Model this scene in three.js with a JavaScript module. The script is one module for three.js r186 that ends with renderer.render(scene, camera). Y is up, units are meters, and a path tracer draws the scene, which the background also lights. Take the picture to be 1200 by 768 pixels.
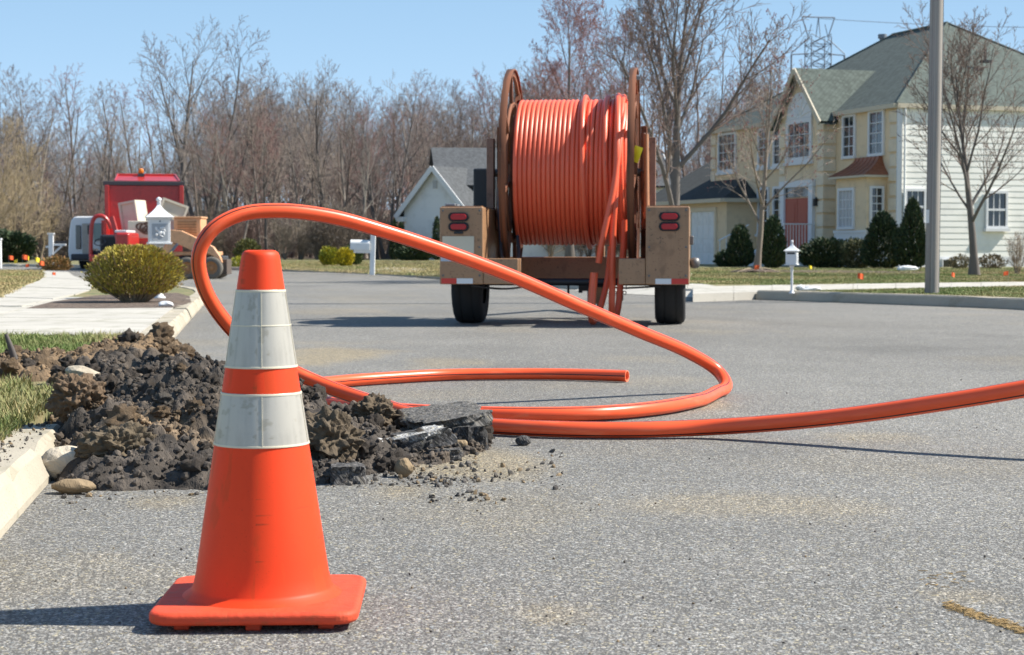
import * as THREE from 'three';
import { mergeGeometries, mergeVertices } from 'three/addons/utils/BufferGeometryUtils.js';
import { RoundedBoxGeometry } from 'three/addons/geometries/RoundedBoxGeometry.js';

// ---------------------------------------------------------------- camera, sky, sun, exposure
const scene = new THREE.Scene();
const PW = 1200, PH = 768, FPX = 2050, CAMY = 0.69, HORIZON = 291;
const camera = new THREE.PerspectiveCamera(2 * Math.atan(PH / 2 / FPX) * 180 / Math.PI, PW / PH, 0.1, 2500);
camera.position.set(0, CAMY, 0);
camera.rotation.set(-Math.atan((PH / 2 - HORIZON) / FPX), 0, 0);
camera.focus = 5; camera.userData.fStop = 11;
camera.updateMatrixWorld(true);

const SUN = new THREE.Vector3(0.694, 0.717, -0.065).normalize();
const sun = new THREE.DirectionalLight(new THREE.Color().setRGB(1, 0.955, 0.87), 4.9);
sun.position.copy(SUN).multiplyScalar(120).add(new THREE.Vector3(0, 0, -30));
sun.target.position.set(0, 0, -30); scene.add(sun, sun.target);
sun.castShadow = true; sun.shadow.mapSize.set(4096, 4096);
Object.assign(sun.shadow.camera, { left: -70, right: 70, top: 70, bottom: -70, near: 1, far: 320 });
{
  const w = 512, h = 256, d = new Float32Array(w * h * 4);
  const dir = new THREE.Vector3();
  for (let j = 0; j < h; j++) for (let i = 0; i < w; i++) {
    const el = ((j + 0.5) / h - 0.5) * Math.PI, az = ((i + 0.5) / w - 0.5) * 2 * Math.PI;
    dir.set(Math.cos(el) * Math.cos(az), Math.sin(el), Math.cos(el) * Math.sin(az));
    const e = Math.max(0, el) * 180 / Math.PI;
    const k = Math.exp(-e / 17), hz = Math.exp(-e / 3.6);
    const s = Math.max(0, dir.dot(SUN)), glow = 0.16 * Math.pow(s, 10) + 0.10 * Math.pow(s, 60);
    const o = (j * w + i) * 4;
    d[o] = 0.070 + 0.225 * k + 0.150 * hz + glow;
    d[o + 1] = 0.145 + 0.335 * k + 0.085 * hz + glow * 0.95;
    d[o + 2] = 0.290 + 0.365 * k + 0.030 * hz + glow * 0.85;
    if (el < 0) { d[o] = 0.30; d[o + 1] = 0.32; d[o + 2] = 0.33; }
    d[o + 3] = 1;
  }
  const t = new THREE.DataTexture(d, w, h, THREE.RGBAFormat, THREE.FloatType);
  t.mapping = THREE.EquirectangularReflectionMapping; t.magFilter = t.minFilter = THREE.LinearFilter; t.needsUpdate = true;
  scene.background = t; scene.environment = t;
}
const renderer = new THREE.WebGLRenderer({ antialias: true });
renderer.toneMapping = THREE.LinearToneMapping;
renderer.toneMappingExposure = 1.75;
renderer.shadowMap.enabled = true;

// ---------------------------------------------------------------- numbers and noise
let rs = 12345;
const seed = (s) => { rs = (s * 2654435761 + 97) >>> 0; };
const rnd = () => { rs = (rs + 0x6D2B79F5) >>> 0; let t = rs; t = Math.imul(t ^ (t >>> 15), t | 1); t ^= t + Math.imul(t ^ (t >>> 7), t | 61); return ((t ^ (t >>> 14)) >>> 0) / 4294967296; };
const rr = (a, b) => a + (b - a) * rnd();
const lerp = (a, b, t) => a + (b - a) * t, clamp = (x, a = 0, b = 1) => Math.min(b, Math.max(a, x));
const sstep = (a, b, x) => { const t = clamp((x - a) / (b - a)); return t * t * (3 - 2 * t); };
const hash = (x, y, z) => { let h = Math.imul(x, 374761393) ^ Math.imul(y, 668265263) ^ Math.imul(z, 2147483647 - 961748941); h = Math.imul(h ^ (h >>> 13), 1274126177); return ((h ^ (h >>> 16)) >>> 0) / 4294967296; };
function vnoise(x, y, z = 0, per = 0) {
  const xi = Math.floor(x), yi = Math.floor(y), zi = Math.floor(z), w = (n) => per ? ((n % per) + per) % per : n;
  const f = (t) => t * t * (3 - 2 * t), u = f(x - xi), v = f(y - yi), s = f(z - zi);
  const c = (a, b, k) => hash(w(xi + a), w(yi + b), zi + k);
  const l0 = lerp(lerp(c(0, 0, 0), c(1, 0, 0), u), lerp(c(0, 1, 0), c(1, 1, 0), u), v);
  if (s === 0) return l0;
  return lerp(l0, lerp(lerp(c(0, 0, 1), c(1, 0, 1), u), lerp(c(0, 1, 1), c(1, 1, 1), u), v), s);
}
function fbm(x, y, z = 0, oct = 4, per = 0) { let a = 0, k = 0.5, n = 0; for (let i = 0; i < oct; i++) { a += k * vnoise(x, y, z + (z % 1 ? 0 : i * 7), per); n += k; x *= 2; y *= 2; z = z % 1 ? z * 2 : z; per *= 2; k *= 0.5; } return a / n; }

// photo pixel -> world
const V = (x, y, z) => new THREE.Vector3(x, y, z);
function ray(px, py) { return V((px - PW / 2) / FPX, (PH / 2 - py) / FPX, -1).applyQuaternion(camera.quaternion); }
function G(px, py, y = 0) { const r = ray(px, py), t = (y - CAMY) / r.y; return V(r.x * t, y, r.z * t); }        // where the pixel's line meets the level y
function A(px, py, dist) { const r = ray(px, py), t = dist / -r.z; return V(r.x * t, CAMY + r.y * t, -dist); }     // at a distance known from size or ground

// ---------------------------------------------------------------- textures
const lin2s = (c) => { c = clamp(c); return Math.round(255 * (c <= 0.0031308 ? 12.92 * c : 1.055 * Math.pow(c, 1 / 2.4) - 0.055)); };
function tex(n, fn, color = true, m = n) {
  const d = new Uint8Array(n * m * 4);
  for (let j = 0; j < m; j++) for (let i = 0; i < n; i++) {
    const c = fn(i / n, j / m, i, j), o = (j * n + i) * 4;
    if (color) { d[o] = lin2s(c[0]); d[o + 1] = lin2s(c[1]); d[o + 2] = lin2s(c[2]); d[o + 3] = c.length > 3 ? 255 * clamp(c[3]) : 255; }
    else { d[o] = d[o + 1] = d[o + 2] = Math.round(255 * clamp(c)); d[o + 3] = 255; }
  }
  return mkTex(d, n, m, color);
}
function mkTex(d, n, m, color) {
  const t = new THREE.DataTexture(d, n, m); t.wrapS = t.wrapT = THREE.RepeatWrapping; t.magFilter = THREE.LinearFilter; t.minFilter = THREE.LinearMipmapLinearFilter; t.generateMipmaps = true;
  if (color) t.colorSpace = THREE.SRGBColorSpace; t.needsUpdate = true; return t;
}
const rep = (t, x, y = x) => { const c = t.clone(); c.repeat.set(x, y); c.needsUpdate = true; return c; };

// asphalt: worn chippings in a binder, 1 texel ~ 1 mm
function asphaltTex() {
  const n = 2048, h = new Float32Array(n * n), r = new Float32Array(n * n), g = new Float32Array(n * n), b = new Float32Array(n * n);
  seed(5);
  for (let i = 0; i < n * n; i++) { const v = 0.078 + 0.04 * rnd(); r[i] = v * 1.05; g[i] = v; b[i] = v * 0.93; h[i] = 0.22 + 0.14 * rnd(); }
  for (let k = 0; k < 150000; k++) {
    const cx = rnd() * n, cy = rnd() * n, R = k < 95000 ? rr(1.5, 3.1) : rr(2.2, 5.0), e = rr(0.6, 1), th = rnd() * 3.14, ct = Math.cos(th), st = Math.sin(th);
    let v = 0.17 + 0.17 * Math.pow(rnd(), 1.4), tr = 1.035, tb = 0.94; const q = rnd();
    if (q < 0.035) v = rr(0.36, 0.54); else if (q < 0.14) { v *= 1.15; tr = 1.12; tb = 0.72; } else if (q < 0.22) v = rr(0.06, 0.11); else if (q < 0.3) { tr = 0.94; tb = 1.03; }
    const top = rr(0.5, 1), wob = rr(0.15, 0.35), p0 = rnd() * 6.28, R1 = Math.ceil(R);
    for (let j = -R1; j <= R1; j++) for (let i = -R1; i <= R1; i++) {
      const x = (i * ct + j * st), y = (-i * st + j * ct) / e, d = Math.hypot(x, y) / (R * (1 + wob * Math.sin(3 * Math.atan2(y, x) + p0)));
      if (d > 1) continue;
      const o = (((cy + j) & 2047) * n + ((cx + i) & 2047)), hh = top * (1 - 0.35 * d * d);
      if (hh < h[o] * 0.75) continue;
      h[o] = hh; r[o] = v * tr; g[o] = v; b[o] = v * tb;
    }
  }
  const d = new Uint8Array(n * n * 4), e = new Uint8Array(n * n * 4);
  for (let i = 0; i < n * n; i++) { const o = i * 4; d[o] = lin2s(r[i]); d[o + 1] = lin2s(g[i]); d[o + 2] = lin2s(b[i]); d[o + 3] = 255; e[o] = e[o + 1] = e[o + 2] = 255 * clamp(h[i]); e[o + 3] = 255; }
  return [mkTex(d, n, n, true), mkTex(e, n, n, false)];
}
const [asphaltMap, asphaltBump] = asphaltTex();
const concreteMap = tex(1024, (u, v, i, j) => { const f = fbm(u * 6, v * 6, 1, 5, 6), s = hash(i, j, 3), p = hash(i >> 1, j >> 1, 8); let c = 0.44 + 0.14 * (f - 0.5) + 0.07 * (s - 0.5); if (p > 0.985) c *= 0.6; const st = sstep(0.56, 0.75, fbm(u * 9, v * 9, 4, 4, 9)); c *= 1 - 0.22 * st; return [c * 1.02, c * 0.955, c * (0.83 - 0.05 * st)]; });
const concreteBump = tex(512, (u, v, i, j) => 0.5 + 0.35 * (hash(i, j, 2) - 0.5) + 0.5 * (fbm(u * 24, v * 24, 2, 3, 24) - 0.5), false);
const turfMap = tex(1024, (u, v, i, j) => { const f = fbm(u * 8, v * 8, 1, 5, 8), g = fbm(u * 40, v * 40, 2, 3, 40), s = hash(i, j, 5); const t = clamp(0.5 + 2.1 * (f - 0.5) + 1.2 * (g - 0.5)); const k = 0.6 + 0.8 * s * (0.5 + g); return [lerp(0.10, 0.235, t) * k, lerp(0.125, 0.19, t) * k, lerp(0.040, 0.092, t) * k]; });
const litterMap = tex(512, (u, v, i, j) => { const f = fbm(u * 10, v * 10, 1, 4, 10), s = hash(i >> 1, j >> 1, 5); const k = 0.5 + f * 0.6 + 0.5 * (s - 0.5); return [0.17 * k, 0.125 * k, 0.085 * k]; });
const soilMap = tex(512, (u, v, i, j) => { const f = fbm(u * 12, v * 12, 1, 5, 12), s = hash(i, j, 5); const k = 0.35 + f * 1.1 + 0.35 * (s - 0.5); return [k, k, k]; });
const soilBump = tex(512, (u, v, i, j) => clamp(0.5 + 1.5 * (fbm(u * 20, v * 20, 3, 5, 20) - 0.5) + 0.2 * (hash(i, j, 9) - 0.5)), false);
const fineBump = tex(256, (u, v, i, j) => 0.5 + 0.5 * (hash(i, j, 2) - 0.5), false);
const barkMap = tex(256, (u, v, i, j) => { const f = fbm(u * 24, v * 5, 1, 4, 0), k = 0.55 + 0.9 * f; return [k, k, k]; });
const grimeMap = tex(512, (u, v, i, j) => { const f = fbm(u * 5, v * 5, 1, 5, 5), g = fbm(u * 30, v * 9, 2, 3, 0), s = sstep(0.55, 0.8, fbm(u * 14, v * 14, 6, 4, 14)); const ch = sstep(0.72, 0.76, fbm(u * 70, v * 70, 15, 4, 70)); const k = (0.80 + 0.3 * (f - 0.5) + 0.22 * (g - 0.5) - 0.22 * s + 0.2) * (1 - 0.5 * ch); return [k, k * (1 - 0.03 * s), k * (1 - 0.06 * s)]; });
const rustMap = tex(256, (u, v, i, j) => { const f = fbm(u * 9, v * 9, 1, 5, 9), s = hash(i, j, 5); const t = sstep(0.35, 0.65, f), k = 0.8 + 0.3 * (s - 0.5); return [lerp(0.10, 0.25, t) * k, lerp(0.045, 0.095, t) * k, lerp(0.026, 0.045, t) * k]; });
const woodMap = tex(256, (u, v, i, j) => { const f = fbm(u * 60, v * 3, 1, 4, 0), g = fbm(u * 20, v * 1.2, 5, 3, 0); let k = 0.55 + 0.6 * f + 0.3 * (g - 0.5); if (vnoise(u * 90, v * 4, 3) > 0.82) k *= 0.5; return [k * 0.37, k * 0.335, k * 0.30]; }, true, 1024);
const shingleMap = tex(512, (u, v, i, j) => { const row = Math.floor(v * 24), off = hash(row, 3, 1), cell = Math.floor(((u + off) % 1) * 28), k = 0.72 + 0.42 * hash(cell, row, 7) + 0.25 * (hash(i, j, 2) - 0.5), e = (v * 24) % 1; const q = (e < 0.1 ? 0.62 : 1) * k; return [0.090 * q, 0.110 * q, 0.095 * q]; });
const cloudy = tex(512, (u, v) => { const k = 0.82 + 0.36 * fbm(u * 6, v * 6, 1, 5, 6); return [k, k, k]; });
const streakMap = tex(512, (u, v, i, j) => { const f = fbm(u * 70, v * 2, 3, 3), g = fbm(u * 9, v * 6, 5, 4), s = hash(i >> 1, j >> 1, 4), d = sstep(0.62, 0.75, fbm(u * 20, v * 14, 9, 4)); const k = (0.78 + 0.3 * (f - 0.5) + 0.3 * (g - 0.5) + 0.06 * (s - 0.5)) * (1 - 0.25 * d) + 0.18; return [k, k * (1 - 0.02 * d), k * (1 - 0.07 * d)]; });
const scuffMap = tex(1024, (u, v, i, j) => { const f = fbm(u * 8, v * 8, 1, 5, 8), d = sstep(0.60, 0.72, fbm(u * 22, v * 10, 3, 4, 0)), s = hash(i, j, 1); const rub = sstep(0.82, 0.92, vnoise(u * 9 + 3, v * 210, 0)) * sstep(0.48, 0.66, fbm(u * 7, v * 5, 8, 3)), scr = sstep(0.90, 0.96, vnoise(u * 160, v * 14 + u * 30, 0)) * sstep(0.48, 0.66, fbm(u * 6, v * 6, 12, 3)), spk = hash(i >> 1, j >> 1, 6) > 0.995 ? 0.5 : 0; let k = 0.92 + 0.22 * (f - 0.5) + 0.05 * (s - 0.5); k *= 1 - 0.4 * rub - 0.4 * spk * sstep(0.45, 0.6, f); return [k * (1 - 0.14 * d), k * (1 + 0.5 * d + 1.2 * scr + 0.4 * rub), k * (1 + 1.6 * d + 3.5 * scr + 2 * rub)]; });

// ---------------------------------------------------------------- materials
const C = (r, g, b) => new THREE.Color().setRGB(r, g, b);
const mat = (r, g, b, rough = 0.7, o = {}) => new THREE.MeshStandardMaterial({ color: C(r, g, b), roughness: rough, side: THREE.DoubleSide, ...o });
const phys = (r, g, b, rough, o = {}) => new THREE.MeshPhysicalMaterial({ color: C(r, g, b), roughness: rough, side: THREE.DoubleSide, ...o });
const vmat = (rough = 0.9, o = {}) => mat(1, 1, 1, rough, { vertexColors: true, ...o });
const M = {
  asphalt: vmat(0.86, { map: asphaltMap, bumpMap: asphaltBump, bumpScale: 0.0035 }),
  concrete: mat(1, 1, 1, 0.9, { map: concreteMap, bumpMap: concreteBump, bumpScale: 0.002 }),
  kerb: mat(0.88, 0.83, 0.74, 0.92, { map: concreteMap, bumpMap: concreteBump, bumpScale: 0.004 }),
  turf: mat(1, 1, 1, 1, { map: turfMap }), litter: mat(1, 1, 1, 1, { map: litterMap }),
  mulch: mat(0.17, 0.125, 0.095, 1, { map: soilMap, bumpMap: soilBump, bumpScale: 0.03 }),
  dryTurf: mat(1.25, 1.0, 0.95, 1, { map: turfMap }),
  blade: vmat(0.85, { color: C(1, 1, 1) }),
  soil: vmat(1, { map: soilMap, bumpMap: soilBump, bumpScale: 0.012 }),
  coneBody: phys(0.88, 0.060, 0.010, 0.55, { map: scuffMap, specularIntensity: 0.6 }),
  coneBase: phys(0.78, 0.082, 0.032, 0.62, { specularIntensity: 0.6, map: rep(scuffMap, 2), bumpMap: rep(soilBump, 2), bumpScale: 0.0015 }),
  collar: phys(0.50, 0.465, 0.40, 0.40, { metalness: 0.3, map: streakMap }),
  collarEdge: mat(0.66, 0.60, 0.45, 0.5), rubberDark: mat(0.022, 0.022, 0.024, 0.8),
  tan: phys(0.35, 0.195, 0.10, 0.45, { map: grimeMap, clearcoat: 0.25, clearcoatRoughness: 0.35 }),
  rust: mat(1.1, 1.05, 1, 0.75, { map: rustMap, metalness: 0.15 }), brownPaint: mat(0.27, 0.15, 0.105, 0.6, { map: grimeMap }),
  steel: mat(0.16, 0.155, 0.15, 0.5, { metalness: 0.5 }), blackPaint: mat(0.018, 0.02, 0.024, 0.5),
  tyre: mat(0.02, 0.02, 0.021, 0.85, { bumpMap: fineBump, bumpScale: 0.002 }), tyreDusty: mat(0.14, 0.125, 0.105, 0.95),
  redLens: phys(0.42, 0.012, 0.016, 0.35), reflRed: mat(0.62, 0.045, 0.03, 0.4), reflWhite: mat(0.72, 0.72, 0.72, 0.4),
  cream: mat(0.62, 0.56, 0.44, 0.7, { map: cloudy }), paleBlue: mat(0.45, 0.52, 0.6, 0.6), yellowTag: mat(0.85, 0.68, 0.02, 0.6),
  white: mat(0.78, 0.78, 0.76, 0.55, { map: cloudy }), whiteGloss: phys(0.76, 0.76, 0.75, 0.4, { clearcoat: 0.4 }),
  truckRed: phys(0.46, 0.022, 0.016, 0.38, { map: grimeMap, clearcoat: 0.5, clearcoatRoughness: 0.25 }), darkGrey: mat(0.05, 0.05, 0.055, 0.6),
  machineTan: phys(0.72, 0.385, 0.20, 0.5, { map: grimeMap }), rimOchre: mat(0.42, 0.21, 0.09, 0.6, { map: grimeMap }), amber: phys(0.75, 0.22, 0.02, 0.25),
  glass: phys(0.012, 0.016, 0.02, 0.04, { clearcoat: 1, clearcoatRoughness: 0.03 }), tealGlass: phys(0.05, 0.14, 0.13, 0.06, { clearcoat: 1 }),
  curtain: mat(0.42, 0.42, 0.42, 0.3), stucco: mat(0.76, 0.59, 0.385, 0.95, { map: rep(cloudy, 1), bumpMap: concreteBump, bumpScale: 0.004 }),
  quoin: mat(0.74, 0.63, 0.47, 0.95, { map: cloudy, bumpMap: concreteBump, bumpScale: 0.004 }), trim: mat(0.70, 0.70, 0.70, 0.6), siding: mat(0.86, 0.84, 0.77, 0.75, { map: cloudy }),
  sidingB: mat(0.84, 0.82, 0.75, 0.75, { map: cloudy }), shingle: mat(1, 1, 1, 0.95, { map: shingleMap }), darkShingle: mat(0.42, 0.38, 0.42, 0.95, { map: shingleMap }), greyShingle: mat(0.95, 0.82, 1.0, 0.95, { map: shingleMap }),
  copper: mat(0.36, 0.135, 0.07, 0.5, { metalness: 0.35, map: grimeMap }), doorRed: mat(0.40, 0.085, 0.05, 0.5), wallGrey: mat(0.74, 0.75, 0.75, 0.8, { map: cloudy }),
  wood: mat(1, 1, 1, 0.95, { map: woodMap, bumpMap: rep(barkMap, 1), bumpScale: 0.004 }), flagOrange: mat(0.88, 0.13, 0.03, 0.7), flagYellow: mat(0.88, 0.68, 0.03, 0.7),
  gutter: mat(0.55, 0.48, 0.36, 0.6), galv: mat(0.20, 0.22, 0.25, 0.6, { metalness: 0.3 }), foliage: vmat(0.75),
  stone: vmat(0.95, { bumpMap: soilBump, bumpScale: 0.006, map: cloudy }), chunk: vmat(0.95, { bumpMap: rep(soilBump, 2), bumpScale: 0.008, map: rep(asphaltMap, 0.5) }),
  clodDark: mat(0.10, 0.08, 0.064, 1, { map: soilMap, bumpMap: soilBump, bumpScale: 0.006 }), clodBrown: mat(0.22, 0.15, 0.088, 1, { map: soilMap, bumpMap: soilBump, bumpScale: 0.006 }),
  clodGrey: mat(0.17, 0.148, 0.125, 1, { map: soilMap, bumpMap: soilBump, bumpScale: 0.006 }), clodTan: mat(0.30, 0.225, 0.14, 1, { map: soilMap, bumpMap: soilBump, bumpScale: 0.006 }),
};
const bark = (r, g, b) => mat(r, g, b, 0.95, { map: barkMap });

// ---------------------------------------------------------------- scene helpers
const used = new Map();
const numbered = (n) => { const k = used.get(n) ?? 0; used.set(n, k + 1); return k ? `${n}_${String(k).padStart(3, '0')}` : n; };
function finish(o) { o.castShadow = o.receiveShadow = true; return o; }
function mesh(name, geo, m, parent) { const o = finish(new THREE.Mesh(geo, m)); o.name = parent ? name : numbered(name); (parent ?? scene).add(o); return o; }
function tag(o, label, category, group, kind) { if (label) o.userData.label = label; if (category) o.userData.category = category; if (group) o.userData.group = group; if (kind) o.userData.kind = kind; return o; }
function thing(name, label, category, pos = V(0, 0, 0), turn = 0, group) { const o = new THREE.Group(); o.name = numbered(name); o.position.copy(pos); o.rotation.y = turn; scene.add(o); return tag(o, label, category, group); }
function sub(name, parent, pos = V(0, 0, 0), turn = 0) { const o = new THREE.Group(); o.name = name; o.position.copy(pos); o.rotation.y = turn; parent.add(o); return o; }
function structure(name, geo, m, label, category) { const o = mesh(name, geo, m); return tag(o, label, category, null, 'structure'); }
function copyOf(o, label) { const c = o.clone(); c.name = numbered(o.name.replace(/_\d{3}$/, '')); if (label) c.userData = { ...o.userData, label }; scene.add(c); return c; }
const merge = (a) => mergeGeometries(a.map((g) => { const q = g.index ? g.toNonIndexed() : g; for (const k of Object.keys(q.attributes)) if (!['position', 'normal', 'uv', 'color'].includes(k)) q.deleteAttribute(k); return q; }), false);
function uvBox(g, s = 1) { // uv in metres from the dominant axis
  const q = g.index ? g.toNonIndexed() : g; q.computeVertexNormals(); const p = q.attributes.position, n = q.attributes.normal, u = new Float32Array(p.count * 2);
  for (let i = 0; i < p.count; i++) { const a = Math.abs(n.getX(i)), b = Math.abs(n.getY(i)), c = Math.abs(n.getZ(i)); const [x, y] = b >= a && b >= c ? [p.getX(i), p.getZ(i)] : a >= c ? [p.getZ(i), p.getY(i)] : [p.getX(i), p.getY(i)]; u[2 * i] = x * s; u[2 * i + 1] = y * s; }
  q.setAttribute('uv', new THREE.BufferAttribute(u, 2)); return q;
}
// box given by its ranges, edges slightly rounded when r > 0
function bx(x0, x1, y0, y1, z0, z1, r = 0, s = 1) {
  const w = Math.abs(x1 - x0), h = Math.abs(y1 - y0), d = Math.abs(z1 - z0);
  const g = r ? new RoundedBoxGeometry(w, h, d, 2, Math.min(r, w / 2.01, h / 2.01, d / 2.01)) : new THREE.BoxGeometry(w, h, d);
  g.translate((x0 + x1) / 2, (y0 + y1) / 2, (z0 + z1) / 2);
  if (!r) return uvBox(g, s);
  const q = g.index ? g.toNonIndexed() : g, p = q.attributes.position, n = q.attributes.normal, u = q.attributes.uv;
  for (let i = 0; i < p.count; i++) { const a = Math.abs(n.getX(i)), b = Math.abs(n.getY(i)), c = Math.abs(n.getZ(i)); if (b >= a && b >= c) u.setXY(i, p.getX(i) * s, p.getZ(i) * s); else if (a >= c) u.setXY(i, p.getZ(i) * s, p.getY(i) * s); else u.setXY(i, p.getX(i) * s, p.getY(i) * s); }
  return q;
}
function bar(a, b, r0, r1 = r0, sides = 8) { const d = b.clone().sub(a), g = new THREE.CylinderGeometry(r1, r0, d.length(), sides, 1); g.applyQuaternion(new THREE.Quaternion().setFromUnitVectors(V(0, 1, 0), d.clone().normalize())); g.translate((a.x + b.x) / 2, (a.y + b.y) / 2, (a.z + b.z) / 2); return g; }
function beam(a, b, w, h) { const d = b.clone().sub(a), g = new THREE.BoxGeometry(w, h, d.length()); const m = new THREE.Matrix4().lookAt(b, a, Math.abs(d.y) > 0.95 * d.length() ? V(1, 0, 0) : V(0, 1, 0)); g.applyMatrix4(m); g.translate((a.x + b.x) / 2, (a.y + b.y) / 2, (a.z + b.z) / 2); return g; }
const lathe = (pts, seg = 32) => new THREE.LatheGeometry(pts.map(([r, y]) => new THREE.Vector2(r, y)), seg);
// sweep: a tube of changing radius along points, frames carried along so that marks run straight
function sweep(pts, rad, sides, o = {}) {
  const n = pts.length, pos = [], nor = [], uv = [], idx = [], T = [], R = typeof rad === 'function' ? rad : () => rad;
  for (let i = 0; i < n; i++) T.push(pts[Math.min(i + 1, n - 1)].clone().sub(pts[Math.max(i - 1, 0)]).normalize());
  let u = (Math.abs(T[0].y) > 0.9 ? V(1, 0, 0) : V(0, 1, 0)); u.addScaledVector(T[0], -u.dot(T[0])).normalize();
  let len = 0;
  for (let i = 0; i < n; i++) {
    if (i) { const q = new THREE.Quaternion().setFromUnitVectors(T[i - 1], T[i]); u.applyQuaternion(q).addScaledVector(T[i], -u.dot(T[i])).normalize(); len += pts[i].distanceTo(pts[i - 1]); }
    const w = T[i].clone().cross(u), r = R(i / (n - 1), i);
    for (let k = 0; k <= sides; k++) { const a = k / sides * Math.PI * 2, c = Math.cos(a), s = Math.sin(a), x = u.x * c + w.x * s, y = u.y * c + w.y * s, z = u.z * c + w.z * s; pos.push(pts[i].x + x * r, pts[i].y + y * r, pts[i].z + z * r); nor.push(x, y, z); uv.push(k / sides, len * (o.vscale ?? 1)); }
  }
  const m = sides + 1;
  for (let i = 0; i < n - 1; i++) for (let k = 0; k < sides; k++) { const a = i * m + k, b = a + m; idx.push(a, a + 1, b, b, a + 1, b + 1); }
  const g = new THREE.BufferGeometry(); g.setAttribute('position', new THREE.Float32BufferAttribute(pos, 3)); g.setAttribute('normal', new THREE.Float32BufferAttribute(nor, 3)); g.setAttribute('uv', new THREE.Float32BufferAttribute(uv, 2)); g.setIndex(idx); return g;
}
const curvePts = (pts, n, closed = false, tension = 0.5) => new THREE.CatmullRomCurve3(pts, closed, 'centripetal', tension).getSpacedPoints(n);
// level sheet or low slab from an outline of Vector3 (x, z used); heights from y of each point or a fixed top
function slab(outline, top, bottom, s = 1) {
  const c = outline.map((p) => new THREE.Vector2(p.x, p.z)), tri = THREE.ShapeUtils.triangulateShape(c, []), pos = [];
  const ccw = THREE.ShapeUtils.isClockWise(c), Y = (i) => top === null ? outline[i].y : top;
  for (const [a, b, d] of tri) for (const i of (ccw ? [a, b, d] : [a, d, b])) pos.push(c[i].x, Y(i), c[i].y);
  // face up whatever the winding
  for (let k = 0; k < pos.length; k += 9) { const nx = (pos[k + 5] - pos[k + 2]) * (pos[k + 6] - pos[k]) - (pos[k + 3] - pos[k]) * (pos[k + 8] - pos[k + 2]); if (nx < 0) for (let q = 0; q < 3; q++) { const t = pos[k + 3 + q]; pos[k + 3 + q] = pos[k + 6 + q]; pos[k + 6 + q] = t; } }
  if (bottom !== undefined) for (let i = 0; i < c.length; i++) { const j = (i + 1) % c.length; pos.push(c[i].x, Y(i), c[i].y, c[j].x, Y(j), c[j].y, c[j].x, bottom, c[j].y, c[i].x, Y(i), c[i].y, c[j].x, bottom, c[j].y, c[i].x, bottom, c[i].y); }
  const g = new THREE.BufferGeometry(); g.setAttribute('position', new THREE.Float32BufferAttribute(pos, 3)); return uvBox(g, s);
}
function paint(g, fn) { const p = g.attributes.position, c = new Float32Array(p.count * 3); for (let i = 0; i < p.count; i++) { const k = fn(p.getX(i), p.getY(i), p.getZ(i), i); c[3 * i] = k[0]; c[3 * i + 1] = k[1]; c[3 * i + 2] = k[2]; } g.setAttribute('color', new THREE.BufferAttribute(c, 3)); return g; }
function brokenSlab(sd, w, h, d) { // a slab with chipped, crumbling edges
  let g = new THREE.BoxGeometry(2, 2, 2, 12, 5, 10); g.deleteAttribute('uv'); g.deleteAttribute('normal'); g = mergeVertices(g, 1e-4); const p = g.attributes.position, sk = [rr(-0.35, 0.35), rr(-0.35, 0.35)];
  for (let i = 0; i < p.count; i++) { let x = p.getX(i), y = p.getY(i), z = p.getZ(i); const e = Math.pow(Math.pow(Math.abs(x), 5) + Math.pow(Math.abs(z), 5), 0.2), side = Math.max(Math.abs(x), Math.abs(z)) > 0.97, n = fbm(x * 1.3 + sd * 2.1 + 20, y * 0.9 + 20, z * 1.3 + 20.5, 3) - 0.5, f = fbm(x * 5 + sd + 20, y * 5 + 20, z * 5 + 20.5, 3) - 0.5; const k = 1 / Math.max(1, Math.pow(e, 0.8)) * (1 + 0.55 * n + (side ? 0.3 * f : 0)); x = x * k + sk[0] * z * 0.6; z = z * k + sk[1] * x * 0.4; y = y * (1 + 0.25 * n) + 0.22 * f - (y > 0.9 ? 0.25 * sstep(0.75, 1, Math.abs(p.getX(i))) * (hash(i, sd, 3)) : 0); p.setXYZ(i, x * w, y * h, z * d); }
  const q = g.toNonIndexed(); q.computeVertexNormals(); const u = new Float32Array(q.attributes.position.count * 2), pp = q.attributes.position; for (let i = 0; i < pp.count; i++) { u[2 * i] = (pp.getX(i) + pp.getY(i) * 0.6) * 1.1; u[2 * i + 1] = (pp.getZ(i) + pp.getY(i) * 0.7) * 1.1; } q.setAttribute('uv', new THREE.BufferAttribute(u, 2)); return q;
}
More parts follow.
